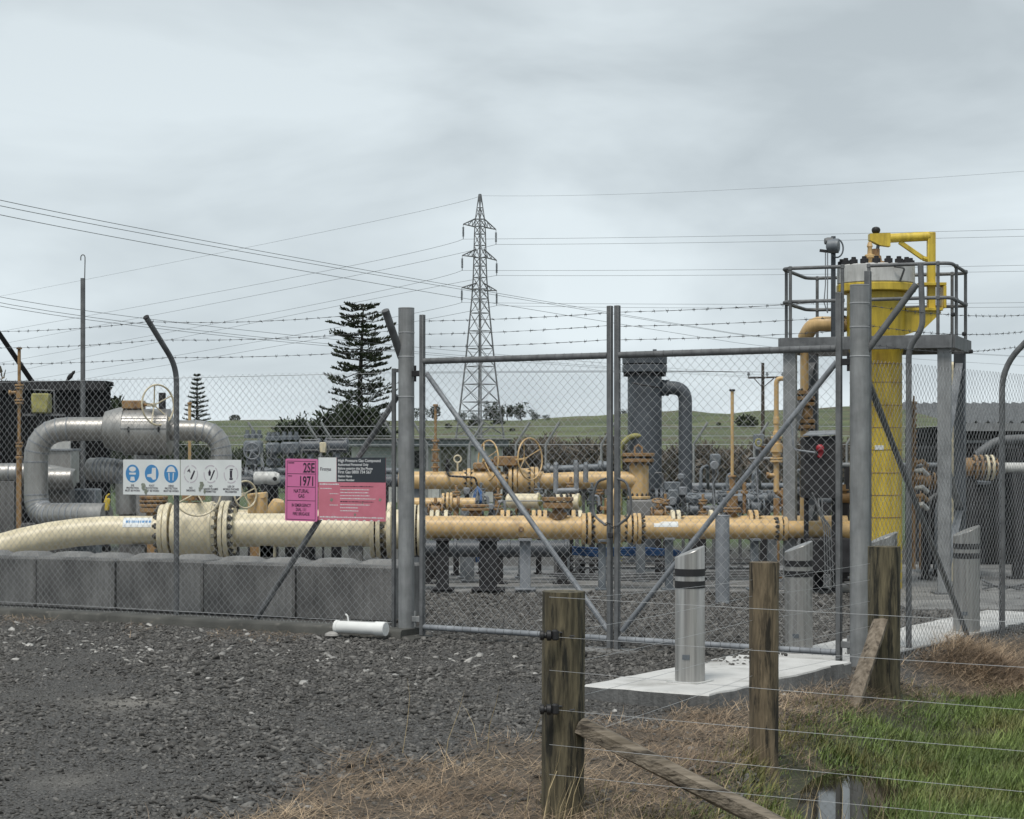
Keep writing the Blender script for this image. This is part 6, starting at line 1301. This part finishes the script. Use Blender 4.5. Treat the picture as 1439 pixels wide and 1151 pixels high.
def blades(name, xy, ln, wd, lean, curl, mat, label, cat, up_=1.0, z0=0.0):
    n = len(xy); a = rng.uniform(0, 6.283, n); d = np.stack([np.cos(a), np.sin(a)], -1); s = np.stack([-d[:, 1], d[:, 0]], -1); gz = height(xy[:, 0], xy[:, 1]) + z0
    rows = []; ts = (0, .4, .75, 1.0)
    for t in ts:
        h = ln * (t * np.cos(lean * (1 + curl * t))) * up_; o = ln * t * np.sin(lean * (1 + curl * t)); ww = wd * (1 - .85 * t ** 1.5)
        c = xy + d * o[:, None] + s * (ln * .12 * np.sin(t * 3 + a))[:, None]
        for sg in (-1, 1): rows.append(np.concatenate([c + s * (sg * ww / 2)[:, None], (gz + np.maximum(h, .003 + .004 * t))[:, None]], 1))
    v = np.stack(rows, 1).reshape(-1, 3); b = np.arange(n)[:, None, None] * 8; f = b + np.array([[0, 1, 3, 2], [2, 3, 5, 4], [4, 5, 7, 6]])[None]
    return tag(np_obj(name, v, f.reshape(-1, 4), mat), label, cat, kind='stuff')
def patch(p, s=1.0): return .5 + .5 * np.sin(p[:, 0] * 5.3 * s + 1.2 * np.sin(p[:, 1] * 3.1 * s)) * np.sin(p[:, 1] * 4.1 * s + 1.7 * np.sin(p[:, 0] * 2.3 * s))
p = wedge(230000, 7.6, 17.2, .8); m = straw_mask(p[:, 0], p[:, 1]) * (.35 + .65 * patch(p)) * sstep(0, .45, straw_mask(p[:, 0], p[:, 1]))
keep = (rng.uniform(0, 1, len(p)) < m * .75) & ~in_slab(p); p = p[keep]; n = len(p); hum = patch(p, 1.3) ** 2
blades('dry_straw', p, rng.uniform(.07, .22, n), rng.uniform(.002, .0042, n), np.clip(rng.normal(1.46, .11, n), .95, 1.57), rng.uniform(-.25, .1, n), M['straw'], 'matted dry brown straw around the timber posts', 'straw', z0=hum * rng.uniform(0, .07, n))
p = np.array([G0 + UL * random.uniform(.3, 6.5) - NL * abs(random.gauss(.5, .35)) for _ in range(2600)])[:, :2]; p = p[(np.sin(p[:, 0] * 2.1) + np.sin(p[:, 0] * 5.3 + 1) > -.1) & ~behind_left(p)]; n = len(p)
blades('dry_straw', p, rng.uniform(.04, .15, n), rng.uniform(.002, .005, n), np.clip(rng.normal(1.4, .12, n), .9, 1.56), rng.uniform(-.2, .1, n), M['straw'], 'thin scatter of straw along the kerb of the left fence', 'straw')
p = wedge(330000, 8.4, 17.5, .8); gm = grass_mask(p[:, 0], p[:, 1]); dd = dgrass(p[:, 0], p[:, 1]); mud = np.exp(-(((p[:, 0] - 2.75) / .65) ** 2 + ((p[:, 1] - 12.6) / .32) ** 2)); wat = np.exp(-(((p[:, 0] - PUD[0] - .16 * (p[:, 1] - PUD[1])) / .22) ** 2 + ((p[:, 1] - PUD[1]) / .8) ** 2))
keep = rng.uniform(0, 1, len(p)) < gm * (1 - .8 * np.clip(mud * 1.2, 0, 1)) * (1 - np.clip(wat * 1.5, 0, 1)) * (.45 + .55 * patch(p, .8)) * (.5 + .5 * sstep(.0, .5, dd)); p = p[keep]; n = len(p); dd = dgrass(p[:, 0], p[:, 1])
ln = (.026 + .085 * sstep(.5, 1.3, dd) * sstep(14.6, 11.5, p[:, 1]) * (.4 + .6 * patch(p, .6))) * rng.uniform(.6, 1.5, n) + .012
blades('grass', p, ln, rng.uniform(.0035, .0075, n), np.clip(rng.normal(.5, .3, n), .0, 1.2), rng.uniform(0, .9, n), M['grass'], 'short green grass on the low ground right of the timber posts', 'grass')
p = wedge(90000, 8.2, 14.5); gm = sstep(-.35, .0, dgrass(p[:, 0], p[:, 1])) * sstep(.3, .1, dgrass(p[:, 0], p[:, 1])) + .5 * np.exp(-(((p[:, 0] - .65) / .45) ** 2 + ((p[:, 1] - 8.9) / .4) ** 2)); keep = rng.uniform(0, 1, len(p)) < gm * .9 * (.4 + .6 * patch(p)); p = p[keep]; n = len(p)
blades('mossy_grass', p, rng.uniform(.02, .07, n), rng.uniform(.003, .006, n), np.clip(rng.normal(.6, .35, n), 0, 1.3), rng.uniform(0, .8, n), M['moss'], 'thin mossy grass growing through the straw', 'grass')
def clumps(cs, nb, spread, l0, l1, mat, name, label):
    q = np.concatenate([np.array(c)[None] + rng.normal(0, spread * random.uniform(.6, 1.3), (int(nb * random.uniform(.6, 1.4)), 2)) for c in cs]); n = len(q)
    blades(name, q, rng.uniform(l0, l1, n), rng.uniform(.004, .009, n), np.clip(rng.normal(.55, .35, n), 0, 1.35), rng.uniform(0, 1.0, n), mat, label, 'grass')
cc = wedge(2600, 8.6, 16.5, .7); dg = dgrass(cc[:, 0], cc[:, 1]); wt = np.exp(-(((cc[:, 0] - PUD[0] - .16 * (cc[:, 1] - PUD[1])) / .24) ** 2 + ((cc[:, 1] - PUD[1]) / .85) ** 2)); md = np.exp(-(((cc[:, 0] - 2.75) / .65) ** 2 + ((cc[:, 1] - 12.6) / .28) ** 2))
ok = (dg > .2) & (wt < .4) & (md < .45); tall = ok & (dg > .75) & (cc[:, 1] < 14.3)
clumps(cc[tall][:330], 60, .07, .06, .15, M['grass'], 'grass_clumps', 'longer lush grass clumps at the right of the puddle')
clumps(cc[ok & ~tall][:260], 55, .055, .04, .11, M['grass'], 'grass_clumps', 'short green grass clumps along the mossy bank')
rim = [(PUD[0] + .36 * math.cos(a) * random.uniform(.9, 1.3) + .2 * math.sin(a), PUD[1] + 1.2 * math.sin(a)) for a in np.linspace(-1.2, 4.3, 40)]
clumps(rim, 26, .05, .05, .15, M['moss'], 'grass_clumps', 'mossy tufts overhanging the rim of the puddle')
hp = np.stack([rng.normal(3.75, .38, 7000), rng.normal(15.55, .42, 7000)], -1); drr = (hp[:, 0] - G2.x) * U.x + (hp[:, 1] - G2.y) * U.y; hp = hp[(drr > .1) & (drr < 1.1)]; n = len(hp)
blades('straw_heap', hp, rng.uniform(.08, .26, n), rng.uniform(.0025, .005, n), np.clip(rng.normal(1.35, .18, n), .8, 1.57), rng.uniform(-.2, .15, n), M['straw'], 'heap of cut brown straw against the side fence kerb', 'straw', z0=.20 * np.exp(-(((hp[:, 0] - 3.75) / .42) ** 2 + ((hp[:, 1] - 15.55) / .5) ** 2)) * rng.uniform(.3, 1, n))
p = np.concatenate([rng.normal((.27, 8.45), (.10, .06), (22, 2)), rng.normal((1.15, 8.55), (.35, .15), (22, 2)), rng.normal((1.75, 9.2), (.4, .3), (34, 2)), rng.normal((-.3, 10.3), (.4, .4), (8, 2))]); n = len(p)
blades('seed_stems', p, rng.uniform(.15, .45, n), rng.uniform(.003, .005, n), np.clip(rng.normal(.3, .2, n), 0, .8), rng.uniform(0, .7, n), M['seed'], 'tall bleached grass stems in the foreground', 'grass stems')

# ------------------------------------------------------------------ denser small plant between and behind the main runs
def small_valve(px, Y, y, r, label, mat='greym', ax=XA, wheel_r=0, grp='small grey valves'):
    t = thing('small_valve', label, 'valve', V((P(px, 0, Y).x, Y, 0)), grp); c = P(px, y, Y); r = S(r, Y)
    MB().lathe(c - ax * r * 1.6, ax, [(0, r * .6), (r * .4, r * .6), (r * .8, r), (r * 2.4, r), (r * 2.8, r * .6), (r * 3.2, r * .6)], 18).build('valve_body', M[mat], t)
    for k in (-1, 1): flange(t, c + ax * r * 1.35 * k, ax, r * 1.35, r * .35, M[mat], 8, r * .16, r * .8, M['bolt'])
    MB().lathe(c + up * r * .8, up, [(0, r * .5), (r * .5, r * .5), (r * .5, r * .9), (r * .75, r * .9), (r * .75, r * .35), (r * 1.6, r * .3)], 14).build('bonnet', M[mat], t)
    if wheel_r: wheel(t, c + up * r * 2.6, up + YA * -.35, S(wheel_r, Y), M[mat], .012, 4)
    leg(t, px, Y, y + 3, .08, M['dark']); return t
small_valve(612, 23.9, 716, 7, 'tan gate valve at the left end behind the long tan pipeline', 'tand', grp='small tan valves'); small_valve(735, 24.4, 716, 7, 'tan gate valve between the two cream actuators', 'tand', wheel_r=9, grp='small tan valves')
small_valve(925, 24.2, 722, 7, 'tan gate valve just right of the gate stiles', 'tand', wheel_r=8, grp='small tan valves'); small_valve(975, 25.6, 716, 7, 'grey gate valve left of the tan vent pipe', 'greym', wheel_r=9)
small_valve(1062, 25.8, 712, 8, 'grey gate valve right of the tan vent pipe', 'greym', wheel_r=9); small_valve(1120, 26.2, 690, 8, 'dark grey valve low beside the left platform leg', 'grey')
small_valve(1186, 23.6, 700, 8, 'tan valve between the right stile and the gate post', 'tand', grp='small tan valves'); small_valve(1300, 23.8, 676, 9, 'tan valve right of the yellow vessel', 'tand', grp='small tan valves')
rk = thing('gas_pipeline', 'thin grey manifold pipes at the back of the compound right of the grey vessel', 'pipeline', V((P(1040, 0, 31).x, 31, 0)))
for k, (yy, r_) in enumerate(((683, 4.5), (692, 3.5), (715, 5))): run(rk, [P(930, yy, 31 - k), P(1240, yy, 31 - k)], S(r_, 31), M['greym' if k != 1 else 'galvd'], seg=14)
for px in (985, 1022, 1058, 1115, 1150, 1200):
    MB().tube(fillet([P(px, 715, 29.5), P(px, 668 - (px % 7) * 2, 29.5), P(px + 9, 664 - (px % 7) * 2, 29.5), P(px + 10, 684, 30.5)], .1, 4), S(2.2, 30), 10).build('riser', M['greym'], rk); MB().disc(P(px, 690, 29.5), up, S(6, 30), .05).build('flange', M['grey'], rk); leg(rk, px, 30.4, 690, .07, M['dark'])
for k, (px, y0, y1) in enumerate(((1003, 640, 720), (1064, 612, 725), (1112, 640, 745), (944, 690, 735))):
    t = thing('instrument_post', ['thin grey instrument post left of the tan vent pipe', 'thin grey instrument post beside the power pole', 'thin grey instrument post beside the left platform leg', 'short instrument post by the concrete plinth'][k], 'post', V((P(px, 0, 25.8).x, 25.8, 0)), 'thin instrument posts')
    MB().cyl(V((P(px, 0, 25.8).x, 25.8, .03)), P(px, y0, 25.8), .022, 8).build('post', M['galvd'], t); MB().box(P(px + 2, y0 + 6, 25.7), (.14, .1, .16), None, .02).build('instrument', M['greym'], t); MB().lathe(P(px, y0 + 14, 25.65), (0, -1, 0), [(0, .05), (.05, .06), (.09, .06), (.1, .05)], 14).build('gauge', M['galvl'], t)
    MB().tube(fillet([P(px + 2, y0 + 12, 25.7), P(px + 7, y0 + 26, 25.6), P(px - 2, y0 + 40, 25.6), P(px + 4, 735, 25.5)], .05, 4), .009, 6).build('tubing', M['galvl'], t)
pl2 = thing('concrete_plinth', 'low stained concrete plinth left of the tan vent valve', 'plinth', V((P(1003, 0, 26).x, 26, 0))); MB().box(P(1003, 728, 26), (S(28, 26), .5, S(34, 26)), None, .02).build('plinth_body', M['concm'], pl2)
dk = thing('equipment_skid', 'dark equipment skid with pipes under the right of the platform', 'skid', V((P(1330, 0, 25).x, 25, 0)))
MB().box(P(1332, 735, 25), (S(86, 25), 1.0, S(110, 25)), None, .03).build('cabinet', M['dark'], dk); MB().box(P(1332, 678, 25), (S(92, 25), 1.1, .05), None, .01).build('cabinet_lid', M['grey'], dk)
for k in range(5): MB().tube(fillet([P(1294 + 11 * k, 800, 24.3), P(1294 + 11 * k, 690 + 12 * (k % 3), 24.3), P(1310 + 9 * k, 684 + 9 * (k % 2), 24.4)], .08, 4), .025, 9).build('riser', M[('tand', 'galvd', 'greym')[k % 3]], dk)
cross = thing('gas_pipeline', 'grey pipe crossing behind the yellow vessel at chest height', 'pipeline', V((P(1250, 0, 24.5).x, 24.5, 0))); run(cross, [P(1180, 654, 24.5), P(1330, 654, 24.5)], S(4, 24.5), M['greym'], seg=14)
for px in (1190, 1315): leg(cross, px, 24.5, 656, .06, M['dark'])
mb = MB().box(V((P(1425, 0, 28).x, 28, .85)), (2.6, 1.6, 1.7), None, .05); tk = thing('equipment_skid', 'bulky black machine enclosure in front of the right shed', 'skid', V((P(1425, 0, 28).x, 28, 0))); mb.build('enclosure', M['shed'], tk)
for k in range(4): MB().box(V((P(1375 + 30 * k, 0, 27.1).x, 27.17, .85)), (.08, .06, 1.6), None, .01).build('rib', M['dark'], tk)
MB().tube(fillet([P(1372, 640, 26.9), P(1400, 618, 26.9), P(1450, 616, 26.9)], .2, 5), .06, 12).build('exhaust_pipe', M['galvd'], tk)
# tan and grey risers packed between the two main runs
ris = [(641, 24.6, 694, 'tand', 'first'), (676, 24.9, 690, 'greym', 'second'), (700, 24.6, 698, 'tand', 'third'), (757, 24.8, 690, 'greym', 'fourth'), (802, 25.0, 682, 'tand', 'fifth'), (832, 24.7, 690, 'greym', 'sixth'), (842, 25.6, 676, 'tand', 'seventh'), (935, 25.0, 706, 'tand', 'eighth'), (988, 24.4, 706, 'tand', 'ninth'), (1016, 25.2, 694, 'greym', 'tenth')]
for px, Y, y0, m_, o_ in ris:
    t = thing('flanged_riser', o_ + ' from the left of the flanged risers between the tan pipelines', 'riser', V((P(px, 0, Y).x, Y, 0)), 'flanged risers')
    stack(t, px, Y, [(y0 - 12, y0 - 4, 2), (y0 - 4, y0 - 1, 6.5), (y0, y0 + 3, 6.5), (y0 + 3, y0 + 12, 4.5), (y0 + 12, y0 + 15, 7.5), (y0 + 16, y0 + 19, 7.5), (y0 + 19, y0 + 34, 4)], M[m_], 16)
    MB().tube(fillet([P(px, y0 + 7, Y - .05), P(px + 9, y0 + 7, Y - .05), P(px + 10, y0 + 20, Y - .05)], .04, 4), .02, 8).build('side_branch', M['galvl'], t); leg(t, px, Y, y0 + 32, .07, M['dark'])
for k, (px, py, Y, sz) in enumerate(((656, 690, 24.7, 9), (690, 712, 24.3, 8), (820, 672, 25.6, 10), (960, 690, 26.4, 11), (1040, 700, 26.2, 9))):
    t = thing('junction_box', ['pale junction box left of the blue cables', 'pale junction box right of the blue cables', 'pale junction box behind the gate meeting stiles', 'pale junction box beside the grey outlet pipe', 'pale junction box right of the tan vent pipe'][k], 'junction box', V((P(px, 0, Y).x, Y, 0)), 'small junction boxes')
    MB().box(P(px, py, Y), (S(sz, Y), .1, S(sz * 1.1, Y)), None, .012).build('box_shell', M['galvl'], t); leg(t, px, Y + .08, py, .04, M['galvd'])
    for q in range(2): MB().tube(fillet([P(px - 2 + 4 * q, py + sz * .5, Y), P(px - 4 + 7 * q, py + 18, Y - .05), P(px + 12 * (q - .5), py + 40, Y)], .06, 4), .01, 6).build('cable', M['black'], t)

sb = P(466, 890, 16.6); o = MB().lathe(sb - up * .03, up, [(0, .045), (.012, .062), (.03, .055), (.045, .02)], 9).build('stone', M['pale_stone'], None); tag(o, 'pale stone wedged at the left end of the white plastic pipe', 'stone')
